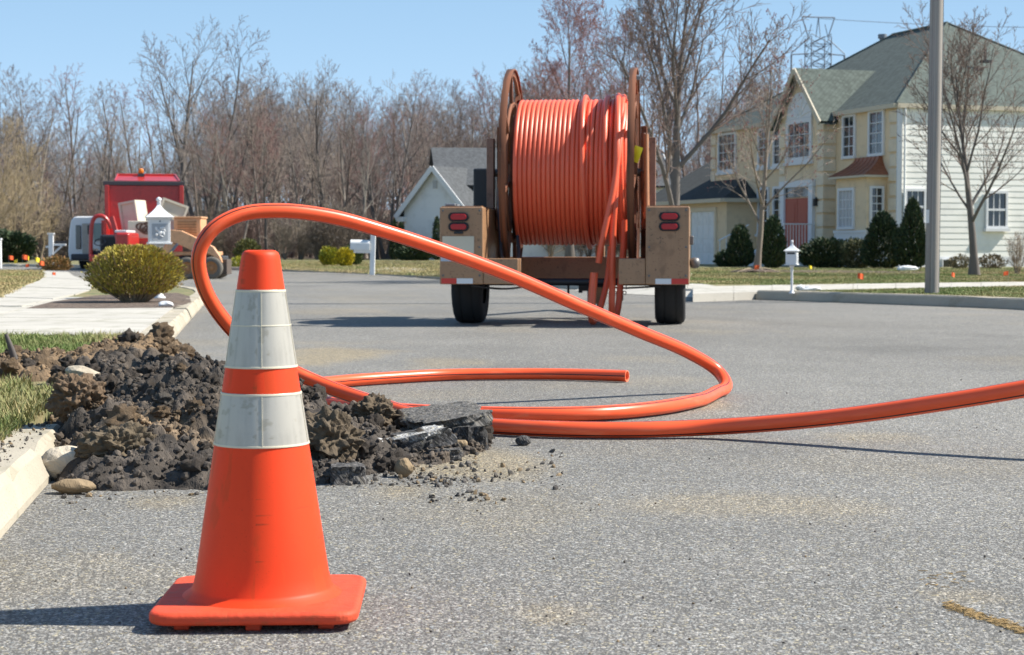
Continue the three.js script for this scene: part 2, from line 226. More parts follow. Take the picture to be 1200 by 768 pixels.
function lump(sd, detail, sx, sy, sz, rough = 0.25, flat = 0, fq = 1.7) { // a broken clod or stone
  let g = new THREE.IcosahedronGeometry(1, detail); g.deleteAttribute('uv'); g.deleteAttribute('normal'); g = mergeVertices(g, 1e-4); const p = g.attributes.position;
  for (let i = 0; i < p.count; i++) { let x = p.getX(i), y = p.getY(i), z = p.getZ(i); const k = 1 + rough * 2 * (fbm(x * fq + sd * 3.7 + 20, y * fq + 20, z * fq + 20.5, 4) - 0.5) + rough * 0.5 * (hash(i, sd, 1) - 0.5); x *= k; y *= k; z *= k; if (flat) { x = clamp(x, -flat, flat); y = clamp(y, -flat, flat * 0.9); z = clamp(z, -flat, flat); } p.setXYZ(i, x * sx, y * sy, z * sz); }
  const q = g.toNonIndexed(); q.computeVertexNormals(); if (detail > 1) { g.computeVertexNormals(); const h = g.toNonIndexed(), a = q.attributes.normal, b = h.attributes.normal; for (let i = 0; i < a.count; i++) { const v = V(a.getX(i) + b.getX(i), a.getY(i) + b.getY(i), a.getZ(i) + b.getZ(i)).normalize(); a.setXYZ(i, v.x, v.y, v.z); } }
  const u = new Float32Array(q.attributes.position.count * 2), pp = q.attributes.position; for (let i = 0; i < pp.count; i++) { u[2 * i] = (pp.getX(i) + pp.getY(i) * 0.6) * 2.2 + sd * 0.37; u[2 * i + 1] = (pp.getZ(i) + pp.getY(i) * 0.7) * 2.2 + sd * 0.71; }
  q.setAttribute('uv', new THREE.BufferAttribute(u, 2)); return q;
}
// ================================================================ SETTING
const kerbX = (d) => -1.224 - 0.148 * (d - 4.18);                     // near road edge, d metres ahead
const leftEdge = [0.3, 2, 4, 5.6, 7, 8.5, 10.2, 12, 14, 17, 20, 22, 23.5].map((d) => V(kerbX(d), 0, -d)).concat([[-4.45, 25.2], [-5.0, 27], [-6.0, 29.8], [-8.2, 34.2], [-12.5, 40], [-20, 47], [-45, 62]].map(([x, d]) => V(x, 0, -d)));
const farEdge = [[-60, 96], [-30, 76], [-14, 61]].map(([x, d]) => V(x, 0, -d)).concat([[320, 318], [380, 319.5], [430, 321.5], [470, 324], [520, 328], [580, 332.5], [640, 337], [700, 341], [745, 344], [810, 347.5], [875, 351], [960, 354], [1040, 357], [1120, 360], [1200, 363.5], [1300, 369]].map(([x, y]) => G(x, y)), [[14, 13.5], [22, 6], [30, -4]].map(([x, d]) => V(x, 0, -d)));
function offset(line, w) { return line.map((p, i) => { const a = line[Math.max(0, i - 1)], b = line[Math.min(line.length - 1, i + 1)], t = b.clone().sub(a).setY(0).normalize(); return V(p.x + t.z * w, p.y, p.z - t.x * w); }); }
const dense = (line, step) => { const c = new THREE.CatmullRomCurve3(line, false, 'centripetal'); return c.getSpacedPoints(Math.ceil(c.getLength() / step)); };
function kerbGeo(line, side, h = 0.105, w = 0.17) {
  const prof = [[0, -0.03], [0.0, 0.02], [0.03, h - 0.018], [0.05, h], [w, h], [w, -0.03]], rows = prof.map(([o, y]) => offset(line, o * side).map((p, i) => V(p.x, y + (y > 0.03 ? 0.012 * (fbm(p.x * 5 + 50, p.z * 5 + 900, 2, 3) - 0.5) - (o < 0.06 ? 0.05 * sstep(0.62, 0.8, fbm(p.x * 4 + 50, p.z * 4 + 900, 6, 3)) : 0) : 0), p.z + 0)));
  const pos = []; const q = (a, b, c, d) => { for (const v of [a, b, c, a, c, d]) pos.push(v.x, v.y, v.z); };
  for (let r = 0; r < rows.length - 1; r++) for (let i = 0; i < line.length - 1; i++) q(rows[r][i], rows[r + 1][i], rows[r + 1][i + 1], rows[r][i + 1]);
  for (const i of [0, line.length - 1]) { for (let r = 1; r < rows.length - 1; r++) for (const v of [rows[0][i], rows[r][i], rows[r + 1][i]]) pos.push(v.x, v.y, v.z); }
  const g = new THREE.BufferGeometry(); g.setAttribute('position', new THREE.Float32BufferAttribute(pos, 3)); return uvBox(g, 0.6);
}
const cut = (line, f0, f1) => line.filter((p) => f0(p) && f1(p));
const SIDE_L = 1, SIDE_F = 1;
// road: one wide sheet; its tones vary in patches of dust and wear
{
  const nx = 230, nz = 270, pos = [], uv = [], idx = [];
  for (let j = 0; j <= nz; j++) { const d = 0.6 * Math.pow(110 / 0.6, j / nz); for (let i = 0; i <= nx; i++) { const s = (i / nx) * 2 - 1, x = s * (2.6 + d * 0.8); pos.push(x, 0, -d); uv.push(x / 2, d / 2); } }
  for (let j = 0; j < nz; j++) for (let i = 0; i < nx; i++) { const a = j * (nx + 1) + i, b = a + nx + 1; idx.push(a, a + 1, b, b, a + 1, b + 1); }
  const g = new THREE.BufferGeometry(); g.setAttribute('position', new THREE.Float32BufferAttribute(pos, 3)); g.setAttribute('uv', new THREE.Float32BufferAttribute(uv, 2)); g.setIndex(idx); g.computeVertexNormals();
  const dusty = [[380, 418, 90, 9, 0.8], [520, 424, 60, 6, 0.5], [830, 475, 40, 8, 0.6], [560, 545, 90, 16, 0.75], [470, 575, 60, 10, 0.6], [880, 590, 160, 14, 0.4], [1010, 512, 90, 6, 0.4], [640, 720, 60, 14, 0.45], [250, 690, 60, 10, 0.35], [120, 655, 50, 8, 0.3], [190, 590, 60, 10, 0.5], [690, 510, 80, 6, 0.3], [390, 365, 70, 4, 0.3], [1130, 700, 60, 8, 0.4]].map(([x, y, w, h, a]) => { const c = G(x, y), e = G(x + w, y), f = G(x, y - h); return [c.x, c.z, e.x - c.x, Math.abs(f.z - c.z) * 1.2, a]; });
  paint(g, (x, y, z) => {
    let k = 1.0 + 0.34 * (fbm(x * 0.5 + 40, z * 0.35 + 90, 2, 4) - 0.5) + 0.26 * (fbm(x * 2.6 + 40, z * 2.6 + 90, 5, 4) - 0.5), dst = 0.25 * sstep(0.55, 0.8, fbm(x * 1.3 + 9, z * 1.1 + 70, 7, 4));
    for (const [cx, cz, a, b, w] of dusty) { const r = Math.hypot((x - cx) / a, (z - cz) / b) + 1.1 * (fbm(x * 3.1 + 5, z * 2.2 + 60, 3, 4) - 0.5); dst = Math.max(dst, w * (1 - sstep(0.5, 1.1, r))); }
    const oil = sstep(0.63, 0.78, fbm(x * 0.8 + 3, z * 0.5 + 22, 11, 4)); k *= 1 - 0.16 * oil;
    return [k * lerp(1.0, 1.42, dst), k * lerp(0.99, 1.20, dst), k * lerp(0.96, 0.82, dst)];
  });
  structure('road', g, M.asphalt, 'worn grey asphalt residential road with tan dust patches', 'road');
}
const LAWN = 0.095;
// near lot: lawn and kerb
const leftBack = dense(offset(leftEdge, SIDE_L * 0.16), 0.7);
structure('lawn', slab([...leftBack, V(-120, 0, -70), V(-120, 0, 3), V(-5, 0, 3)], LAWN, -0.05, 0.5), M.turf, 'patchy spring lawn on the mailbox lot', 'lawn');
{ const L = dense(leftEdge, 0.09), z = (a, b) => L.filter((p) => -p.z >= a && -p.z <= b);
  structure('kerb', kerbGeo(z(0.2, 5.85), SIDE_L), M.kerb, 'pale concrete kerb broken off beside the dirt pile', 'kerb');
  structure('kerb', kerbGeo(z(9.6, 16.9), SIDE_L), M.kerb, 'pale concrete kerb along the driveway apron', 'kerb');
  structure('kerb', kerbGeo(z(16.95, 70), SIDE_L), M.kerb, 'pale concrete kerb curving round behind the golden shrub', 'kerb'); }
// far side lawn reaches under the houses and woods
const farBack = dense(offset(farEdge, SIDE_F * 0.16), 1.2);
structure('lawn', slab([...farBack, V(700, 0, 10), V(700, 0, -900), V(-700, 0, -900), V(-700, 0, -96)], LAWN, -0.05, 0.35), M.turf, 'lawn beyond the far kerb reaching under the houses', 'lawn');
{ const L = dense(farEdge, 0.5), px = (p) => 600 + FPX * p.x / -p.z, on = (a, b) => L.filter((p) => p.z < -3 && px(p) >= a && px(p) <= b);
  structure('kerb', kerbGeo(L.filter((p) => p.z < -40 && px(p) < 434), SIDE_F), M.kerb, 'far concrete kerb before the yellow-green shrubs', 'kerb');
  structure('kerb', kerbGeo(on(488, 688), SIDE_F), M.kerb, 'far concrete kerb behind the reel trailer', 'kerb');
  { const q = on(684, 878), a = offset(q, -0.32), b = offset(q, 0.2), pos = []; for (let i = 0; i < q.length - 1; i++) for (const [v, y] of [[a[i], 0.005], [b[i], 0.112], [b[i + 1], 0.112], [a[i], 0.005], [b[i + 1], 0.112], [a[i + 1], 0.005]]) pos.push(v.x, y, v.z); const g = new THREE.BufferGeometry(); g.setAttribute('position', new THREE.Float32BufferAttribute(pos, 3)); structure('driveway_ramp', uvBox(g, 0.6), M.concrete, 'sloping concrete lip where the far driveway meets the road', 'driveway'); }
  structure('kerb', kerbGeo(L.filter((p) => (p.z < -3 && px(p) >= 872) || p.z >= -3), SIDE_F, 0.13), M.kerb, 'concrete kerb running past the utility pole', 'kerb'); }
structure('woodland_floor', slab([V(-500, 0, -88), V(-12, 0, -97), V(30, 0, -104), V(400, 0, -120), V(600, 0, -880), V(-600, 0, -880)], 0.11, undefined, 0.4), M.litter, 'brown leaf litter on the ground under the bare woods', 'ground');
structure('hill', (() => { const g = new THREE.PlaneGeometry(1400, 120, 120, 6); const p = g.attributes.position; for (let i = 0; i < p.count; i++) { const x = p.getX(i), v = (p.getY(i) + 60) / 120; p.setXYZ(i, x, -0.5 + v * v * (5.5 + 5 * fbm(x * 0.01 + 30, 3, 2, 3)), -190 - v * 160); } g.computeVertexNormals(); return uvBox(g, 0.2); })(), M.litter, 'low brown wooded rise far behind the trees', 'hill');
// driveway and walk slabs: poured panels with open joints
function panels(name, label, quads, m = M.concrete, y = 0.104) {
  const t = thing(name, label, name, V(0, 0, 0)); t.userData.kind = 'structure';
  for (const q of quads) { const c = q.reduce((a, p) => a.add(p), V(0, 0, 0)).divideScalar(q.length); mesh('slab', slab(q.map((p) => { const d = p.clone().sub(c), l = Math.max(0.01, Math.hypot(d.x, d.z)); return c.clone().addScaledVector(d, 1 - 0.012 / l * 1.4); }), y + 0.004 * (hash(Math.round(c.x * 50), Math.round(c.z * 50), 2) - 0.5), 0.0, 0.6), m, t); }
  return t;
}
const kb = (d) => V(kerbX(d) - 0.175, 0, -d);
{ // driveway: four bays running back from the kerb
  const q = [], d = [11.7, 14.6, 17.6, 20.8];
  for (let i = 0; i < 3; i++) { const a = kb(d[i]), b = kb(d[i + 1]), s = (v, k) => V(v.x - k, 0, v.z - k * 0.16); q.push([a, b, s(b, 1.5), s(a, 1.5)], [s(a, 1.5), s(b, 1.5), s(b, 4), s(a, 4)], [s(a, 4), s(b, 4), s(b, 8), s(a, 8)], [s(a, 8), s(b, 8), s(b, 14), s(a, 14)]); }
  panels('driveway', 'pale concrete driveway apron beside the golden shrub', q);
}
{ const g = (x, y) => G(x, y, 0.11), c = [[[-60, 358], [26, 359]], [[-60, 352], [44, 354.5]], [[-40, 346.5], [62, 350.5]], [[0, 342.5], [88, 345]], [[26, 336], [106, 339.5]], [[43, 330], [108, 333]], [[50, 325.5], [98, 328]], [[52, 321.5], [86, 323.5]], [[50, 318], [80, 319]]], q = [];
  for (let i = 0; i < c.length - 1; i++) q.push([g(...c[i][0]), g(...c[i][1]), g(...c[i + 1][1]), g(...c[i + 1][0])]);
  panels('sidewalk', 'pale concrete sidewalk curving past the marker flags', q, M.concrete, 0.112); }
{ const g = (x, y) => G(x, y, 0.1), q = [], P = [[812, 336, 345], [860, 335.5, 343.5], [905, 334.5, 342], [950, 333.8, 340.8], [1000, 333, 339.6], [1050, 332.4, 338.6], [1100, 331.8, 337.6], [1150, 331.4, 336.8], [1205, 331, 336], [1270, 330.5, 335.2]];
  for (let i = 0; i < P.length - 1; i++) q.push([g(P[i][0], P[i][2]), g(P[i + 1][0], P[i + 1][2]), g(P[i + 1][0], P[i + 1][1]), g(P[i][0], P[i][1])]);
  panels('sidewalk', 'pale concrete sidewalk crossing the lawn behind the utility pole', q, M.concrete, 0.108); }
{ const e = (x, y) => G(x, y, 0.1), q = [[e(686, 332.5), e(806, 339), e(806, 330.5), e(720, 328)], [e(806, 339), e(874, 341.5), e(830, 334), e(806, 330.5)], [e(720, 328), e(806, 330.5), e(812, 320), e(770, 319)]];
  panels('driveway', 'concrete driveway apron between the reel trailer and the white mailbox', q);
  panels('driveway', 'concrete driveway apron beside the far leaning mailbox', [[e(434, 316.8), e(488, 320.2), e(500, 315), e(452, 313)]]); }
structure('mulch_bed', slab([[30, 361], [62, 353], [112, 346], [160, 344], [208, 343], [222, 347], [224, 354], [206, 360], [120, 361]].map(([x, y]) => G(x, y, 0.11)), 0.107, undefined, 1), M.mulch, 'dark mulch bed under the golden shrub', 'mulch');
structure('mulch_bed', slab([[850, 316.6], [930, 316.4], [1010, 317], [1085, 318], [1080, 320.5], [1010, 320], [900, 319]].map(([x, y]) => G(x, y, 0.11)), 0.107, undefined, 1), M.mulch, 'mulch bed along the front of the stucco house', 'mulch');
structure('dry_grass_bank', (() => { const o = [[-60, 352], [0, 341.5], [24, 335], [41, 329.5], [48, 325], [50, 321], [48, 318], [20, 317.5], [-60, 317.5]].map(([x, y]) => G(x, y, 0.11)); return slab(o, 0.105, undefined, 0.5); })(), M.dryTurf, 'dormant straw-coloured grass beside the curved sidewalk', 'grass');

// ---------------------------------------------------------------- dug soil
const bumps = [[-1.08, 6.1, 0.5, 1.05, 0.25], [-1.34, 6.8, 0.42, 1.0, 0.245], [-0.74, 5.95, 0.45, 0.9, 0.115], [-0.5, 6.0, 0.36, 0.68, 0.05], [-0.27, 6.1, 0.22, 0.34, 0.022], [-1.12, 5.5, 0.30, 0.56, 0.14], [-0.85, 5.4, 0.42, 0.45, 0.1], [-1.74, 7.8, 0.4, 0.7, 0.215]];
const bank = [[-1.95, 8.9, 0.4, 0.8, 0.215], [-2.3, 8.3, 0.6, 0.72, 0.185], [-2.75, 8.2, 0.6, 0.68, 0.19], [-3.2, 8.5, 0.7, 0.7, 0.21], [-3.8, 8.7, 0.8, 0.8, 0.2], [-4.6, 9.2, 1.0, 0.8, 0.2]];
// packed clods: rounded lumps on a jittered grid, at three sizes
function lumps(x, d, cell, sd) { const u = x / cell, v = d / cell, i0 = Math.floor(u), j0 = Math.floor(v); let best = 0, id = 0; for (let j = -1; j <= 1; j++) for (let i = -1; i <= 1; i++) { const a = i0 + i + 1000, b = j0 + j + 1000, r = 0.42 + 0.42 * hash(a, b, sd + 2), dx = u - (i0 + i + 0.1 + 0.8 * hash(a, b, sd)), dy = v - (j0 + j + 0.1 + 0.8 * hash(a, b, sd + 1)), q = r * r - (dx * dx + dy * dy) * (0.8 + 0.5 * hash(a, b, sd + 4)); if (q > 0) { const h = Math.sqrt(q) * (0.5 + 0.7 * hash(a, b, sd + 3)); if (h > best) { best = h; id = hash(a, b, sd + 5); } } } return [best * cell, id]; }
const clodRelief = (x, d) => { const w = 0.02 * (fbm(x * 14 + 5, d * 14 + 5, 3, 3) - 0.5), x2 = x + w, d2 = d - w; return 0.42 * lumps(x2, d2, 0.15, 10)[0] + 0.85 * lumps(x2 + 3, d2, 0.062, 20)[0] + 1.0 * lumps(x2, d2 + 7, 0.03, 30)[0] + 0.026 * fbm(x * 60 + 8, d * 60 + 8, 5, 2) - 0.075; };
function heap(list, x, d) { let s = 0; for (const [cx, cd, rx, rd, H] of list) { const q = 1 - ((x - cx) / rx) ** 2 - ((d - cd) / rd) ** 2; if (q > 0) s = Math.max(s, H * Math.pow(q, 0.75)); } return (s > 0 ? s : -0.06) + clodRelief(x, d) * clamp(0.3 + s * 5) + 0.03 * (fbm(x * 5 + 30, d * 5 + 30, 2, 3) - 0.5); }
const pileH = (x, d) => heap(bumps, x, d), bankH = (x, d) => heap(bank, x, d);
function heapGeo(fn, x0, x1, d0, d1, step, col) {
  const nx = Math.round((x1 - x0) / step), nd = Math.round((d1 - d0) / step), pos = [], uv = [], idx = [], keep = [];
  for (let j = 0; j <= nd; j++) for (let i = 0; i <= nx; i++) { const x = x0 + i * step, d = d0 + j * step, y = fn(x, d); pos.push(x, y, -d); uv.push(x * 1.6, d * 1.6); keep.push(y > -0.055); }
  for (let j = 0; j < nd; j++) for (let i = 0; i < nx; i++) { const a = j * (nx + 1) + i, b = a + nx + 1; if (keep[a] || keep[b] || keep[a + 1] || keep[b + 1]) idx.push(a, a + 1, b, b, a + 1, b + 1); }
  const g = new THREE.BufferGeometry(); g.setAttribute('position', new THREE.Float32BufferAttribute(pos, 3)); g.setAttribute('uv', new THREE.Float32BufferAttribute(uv, 2)); g.setIndex(idx); g.computeVertexNormals(); return paint(g, col);
}
const clodGeos = [0, 1, 2, 3, 4, 5, 6].map((k) => lump(k + 1, 3, 1, rr(0.7, 0.95), rr(0.75, 1.05), 0.75, 0, 2.6));
const crumbGeo = lump(3, 1, 1, 0.8, 0.9, 0.6);
function scatterClods(t, fn, n, x0, x1, d0, d1, pick, smin, smax, floor) {
  for (let k = 0, tries = 0; k < n && tries < 9000; tries++) {
    const x = rr(x0, x1), d = rr(d0, d1), h = fn(x, d); if (h < floor) continue;
    if (fn(x, d + 0.15) < h - 0.06 && rnd() < 0.8) continue;
    const s = smin + (smax - smin) * Math.pow(rnd(), 2.6), o = mesh('soil_clod', clodGeos[Math.floor(rnd() * clodGeos.length)], pick(x, d), t);
    o.position.set(x, h + s * 0.25, -d); o.rotation.set(rr(-0.5, 0.5), rr(0, 6.28), rr(-0.5, 0.5)); o.scale.setScalar(s); k++;
  }
}
function crumbs(t, fn, n, x0, x1, d0, d1, floor, smin, smax, cols, name = 'soil_crumbs') {
  const im = finish(new THREE.InstancedMesh(crumbGeo, mat(1, 1, 1, 1, { map: soilMap }), n)), m = new THREE.Matrix4(), q = new THREE.Quaternion(), e = new THREE.Euler(); im.name = name; im.userData.kind = 'stuff';
  let k = 0; for (let tries = 0; k < n && tries < n * 30; tries++) { const x = rr(x0, x1), d = rr(d0, d1), h = fn(x, d); if (h < floor) continue; const s = smin + (smax - smin) * Math.pow(rnd(), 3); m.compose(V(x, h + s * 0.4, -d), q.setFromEuler(e.set(rnd() * 6, rnd() * 6, rnd() * 6)), V(s, s, s)); im.setMatrixAt(k, m); const c = cols(x, d), v = rr(0.7, 1.35); im.setColorAt(k, C(c[0] * v, c[1] * v, c[2] * v)); k++; }
  im.count = k; t.add(im); return im;
}
const darkness = (x, d) => sstep(0.35, 0.62, fbm(x * 2.4 + 8, d * 2.4 + 8, 6, 4) + 0.25 * sstep(-1.75, -1.35, x) - 0.12 * sstep(5.5, 4.9, d));
{
  const t = thing('dirt_pile', 'dark heap of dug soil and broken asphalt spilling off the kerb', 'dirt pile');
  const col = (x, d) => { const id = lumps(x + 3, d, 0.062, 20)[1], i2 = lumps(x, d, 0.15, 10)[1], k = clamp(darkness(x, d) + 0.5 * (i2 - 0.35)), v = 0.65 + 0.7 * id; return [lerp(0.235, 0.078, k) * v, lerp(0.165, 0.064, k) * v, lerp(0.10, 0.052, k) * v]; };
  mesh('soil_mound', heapGeo(pileH, -2.25, 0.2, 4.7, 8.5, 0.0115, (x, y, z) => col(x, -z)), M.soil, t);
  seed(21);
  scatterClods(t, pileH, 240, -2.0, 0.15, 4.85, 7.9, (x, d) => { const k = darkness(x, d), q = rnd(); return q < 0.1 ? M.clodGrey : q < 0.12 ? M.clodTan : rnd() < k * 0.9 ? M.clodDark : M.clodBrown; }, 0.014, 0.05, 0.012);
  crumbs(t, pileH, 7000, -2.0, 0.2, 4.8, 7.6, 0.004, 0.003, 0.015, (x, d) => { const c = col(x, d); return [c[0] * 1.1, c[1] * 1.1, c[2] * 1.1]; });
  const b = thing('soil_bank', 'brown soil bank heaped along the trench across the lawn', 'soil bank');
  const colB = (x, d) => { const v = 0.65 + 0.7 * lumps(x + 3, d, 0.062, 20)[1]; return [0.185 * v, 0.125 * v, 0.072 * v]; };
  mesh('soil_mound', heapGeo(bankH, -4.6, -1.45, 7.2, 9.9, 0.016, (x, y, z) => colB(x, -z)), M.soil, b);
  scatterClods(b, bankH, 120, -4.2, -1.5, 7.4, 9.6, () => (rnd() < 0.8 ? M.clodBrown : M.clodDark), 0.016, 0.055, 0.12);
  crumbs(b, bankH, 2500, -4.2, -1.5, 7.4, 9.6, 0.1, 0.004, 0.016, (x, d) => colB(x, d).map((c) => c * 1.2));
}
// crumbs thrown over the road round the heap
{
  seed(33); const im = finish(new THREE.InstancedMesh(crumbGeo, mat(1, 1, 1, 1, { map: soilMap }), 2600)), m = new THREE.Matrix4(), q = new THREE.Quaternion(), e = new THREE.Euler();
  im.name = 'dirt_crumbs'; tag(im, 'loose dirt crumbs and grit scattered over the road round the heap', 'dirt', null, 'stuff');
  for (let k = 0; k < 2600; k++) { const far = rnd(); let c = far < 0.4 ? G(rr(70, 620), 530 + 62 * Math.pow(rnd(), 1.3)) : far < 0.88 ? G(rr(380, 660), rr(505, 588)) : G(rr(0, 1200), rr(420, 768)); if (far < 0.88 && fbm(c.x * 5 + 3, c.z * 5 + 80, 8, 3) < 0.5 + 0.12 * rnd()) c = G(rr(380, 560), 512 + 60 * Math.pow(rnd(), 1.6)); const s = far < 0.88 ? 0.0015 + 0.009 * Math.pow(rnd(), 5) : 0.0014 + 0.0022 * Math.pow(rnd(), 2); m.compose(V(c.x, s * 0.4, c.z), q.setFromEuler(e.set(rnd() * 6, rnd() * 6, rnd() * 6)), V(s * rr(0.8, 1.5), s * rr(0.5, 0.9), s)); im.setMatrixAt(k, m); const v = rr(0.5, 1.3), b = rnd() < 0.72; im.setColorAt(k, b ? C(0.13 * v, 0.115 * v, 0.10 * v) : C(0.26 * v, 0.19 * v, 0.115 * v)); }
  for (let k = 0; k < 160; k++) { const d = rr(4.3, 5.8), x = kerbX(d) - rr(0.06, 0.16), s = 0.0015 + 0.006 * Math.pow(rnd(), 3); m.compose(V(x, 0.106 + s * 0.4, -d), q.setFromEuler(e.set(rnd() * 6, rnd() * 6, rnd() * 6)), V(s * 1.3, s * 0.7, s)); im.setMatrixAt(2400 + k, m); }
  scene.add(im);
}
{ // straw and dead grass lying on the road
  seed(58); const g = new THREE.BoxGeometry(1, 0.12, 0.12), n = 330, im = finish(new THREE.InstancedMesh(g, mat(1, 1, 1, 0.9), n)), m = new THREE.Matrix4(), q = new THREE.Quaternion(), e = new THREE.Euler(); im.name = 'straw_litter'; tag(im, 'streak of dry straw bits lying on the road', 'straw', null, 'stuff');
  for (let k = 0; k < n; k++) { const t = rnd(), main = rnd() < 0.93, px = main ? lerp(1108, 1212, t) : rr(1080, 1140), py = main ? lerp(710, 745, t) + rr(-1, 1) * (rr(1, 7)) : rr(670, 690), c = G(px, py), l = rr(0.006, 0.022); m.compose(V(c.x, 0.0015 + 0.002 * rnd(), c.z), q.setFromEuler(e.set(0, rr(-1.4, 0.9), rr(-0.05, 0.05))), V(l, 0.012, 0.012)); im.setMatrixAt(k, m); const v = rr(0.6, 1.3); im.setColorAt(k, C(0.36 * v, 0.24 * v, 0.10 * v)); }
  scene.add(im);
}
// broken pieces lying on or beside the heap, each its own thing
function rock(name, label, px, py, dist, sx, sy, sz, col, o = {}) {
  seed(Math.round(px)); const g = o.chunk && o.flat ? brokenSlab(Math.round(px), sx, sy, sz) : lump(o.seed ?? Math.round(px), o.detail ?? 3, sx, sy, sz, o.rough ?? 0.22, o.flat ?? 0, o.fq ?? 1.7);
  paint(g, (x, y, z) => { const k = 0.75 + 0.5 * fbm(x * 40 + 20, z * 40 + y * 30 + 20, 4, 3), top = o.top && y > sy * 0.45 ? sstep(0.42, 0.6, fbm(x * 18 + 4, z * 18 + 9, 2, 3)) : 0, c = top ? col.map((q, i) => lerp(q, o.top[i], top)) : col; return c.map((q) => q * k); });
  const r = mesh(name, g, o.chunk ? M.chunk : M.stone); r.position.copy(A(px, py, dist)); r.rotation.set(o.rx ?? 0, o.ry ?? 0, o.rz ?? 0);
  if (o.rest !== undefined) { g.computeBoundingBox(); r.updateMatrixWorld(true); const b = new THREE.Box3().setFromObject(r, true); r.position.y += o.rest - b.min.y; }
  return tag(r, label, o.cat ?? 'rock');
}
const DK = [0.42, 0.41, 0.42], TN = [0.25, 0.18, 0.105], LM = [0.42, 0.36, 0.27];
rock('limestone_rock', 'large pale rounded limestone rock against the broken kerb end', 78, 552, 5.2, 0.085, 0.05, 0.06, [0.5, 0.43, 0.33], { rest: -0.004, ry: 0.2, rough: 0.2 });
rock('flat_stone', 'flat brown stone lying on the road below the limestone rock', 86, 582, 4.9, 0.062, 0.022, 0.035, TN, { rest: -0.003, rough: 0.16 });
rock('asphalt_slab', 'broad tilted grey asphalt slab on the end of the heap', 519, 490, 6.1, 0.135, 0.026, 0.14, [0.62, 0.6, 0.58], { chunk: true, flat: 0.72, rx: 0.10, ry: 0.3, rz: 0.10, rough: 0.3, detail: 4 });
rock('asphalt_chunk', 'black broken asphalt chunk under the tilted slab by the orange conduit', 548, 504, 6.0, 0.062, 0.040, 0.06, [0.2, 0.2, 0.21], { chunk: true, flat: 0.75, rest: -0.004, rough: 0.35 });
rock('asphalt_chunk', 'dark asphalt chunk with a white painted top edge below the slab', 492, 515, 5.72, 0.095, 0.028, 0.06, [0.3, 0.3, 0.32], { chunk: true, flat: 0.78, rest: 0.012, ry: 0.35, rz: 0.2, top: [2.2, 2.2, 2.2], rough: 0.32 });
rock('asphalt_chunk', 'flat low asphalt chunk between the white-edged chunk and the tan stone', 520, 522, 5.68, 0.055, 0.02, 0.04, DK, { chunk: true, flat: 0.8, rest: -0.004 });
rock('asphalt_chunk', 'square asphalt block lying on the road beside the cone', 408, 561, 5.12, 0.052, 0.027, 0.045, DK, { chunk: true, flat: 0.66, rest: -0.003, ry: 0.3, rough: 0.22 });
rock('tan_stone', 'small rounded tan stone standing on the road beside the square asphalt block', 473, 557, 5.25, 0.027, 0.029, 0.026, TN, { rest: -0.002 });
rock('tan_stone', 'angular tan stone at the foot of the asphalt slab', 539, 521, 5.9, 0.03, 0.026, 0.028, TN, { rest: -0.002, flat: 0.85 });
rock('black_stone', 'small black stone alone on the road in front of the conduit', 613, 519, 6.1, 0.028, 0.019, 0.024, DK, { rest: -0.002, chunk: true });
rock('white_stone', 'small white-topped stone on the heap below the tilted slab', 443, 527, 5.65, 0.034, 0.022, 0.03, [0.24, 0.22, 0.2], { top: [0.8, 0.8, 0.78], rest: 0.03 });
rock('black_stone', 'small dark stone between the white-topped stone and the square block', 447, 549, 5.4, 0.027, 0.019, 0.024, [0.28, 0.28, 0.3], { rest: -0.002, chunk: true });
rock('soil_lump', 'large crusty brown soil lump at the foot of the heap beside the cone', 383, 535, 5.35, 0.105, 0.085, 0.09, [0.105, 0.078, 0.05], { rest: -0.01, rough: 0.5, fq: 3.4, detail: 13, cat: 'soil lump' });
rock('soil_lump', 'large brown soil lump on the heap above the broken kerb', 92, 500, 5.75, 0.085, 0.075, 0.08, [0.13, 0.085, 0.05], { rough: 0.5, fq: 3.4, detail: 13, cat: 'soil lump', rest: 0.1 });
rock('flat_stone', 'flat tan stone half buried in the soil at the back of the heap', 98, 440, 7.2, 0.085, 0.035, 0.06, LM, { rz: -0.3, rough: 0.18 });
rock('soil_lump', 'crusty olive-brown soil lump near the tilted slab', 438, 487, 6.1, 0.075, 0.06, 0.07, [0.11, 0.08, 0.05], { rough: 0.5, fq: 3.4, detail: 13, cat: 'soil lump' });
rock('soil_lump', 'wide crumbly brown soil lump at the foot of the heap beside the limestone rock', 140, 548, 5.2, 0.11, 0.075, 0.09, [0.11, 0.083, 0.052], { rough: 0.5, fq: 3.4, detail: 13, rest: -0.01, cat: 'soil lump' });

// ---------------------------------------------------------------- grass blades
const insideHeap = (x, d) => pileH(x, d) > 0 || bankH(x, d) > 0.06;
function tuftGeo(n, h, w, sp) { const pos = []; for (let k = 0; k < n; k++) { const a = rnd() * 6.28, r = sp * Math.sqrt(rnd()), x = Math.cos(a) * r, z = Math.sin(a) * r, b = rnd() * 6.28, l = h * rr(0.55, 1.1), bend = l * rr(0.2, 0.9), dx = Math.cos(b), dz = Math.sin(b), px = -dz * w / 2, pz = dx * w / 2; const mx = x + dx * bend * 0.35, mz = z + dz * bend * 0.35; pos.push(x - px, 0, z - pz, x + px, 0, z + pz, mx + px * 0.7, l * 0.6, mz + pz * 0.7, x - px, 0, z - pz, mx + px * 0.7, l * 0.6, mz + pz * 0.7, mx - px * 0.7, l * 0.6, mz - pz * 0.7, mx - px * 0.7, l * 0.6, mz - pz * 0.7, mx + px * 0.7, l * 0.6, mz + pz * 0.7, x + dx * bend, l, z + dz * bend); } const g = new THREE.BufferGeometry(); g.setAttribute('position', new THREE.Float32BufferAttribute(pos, 3)); g.computeVertexNormals(); return g; }
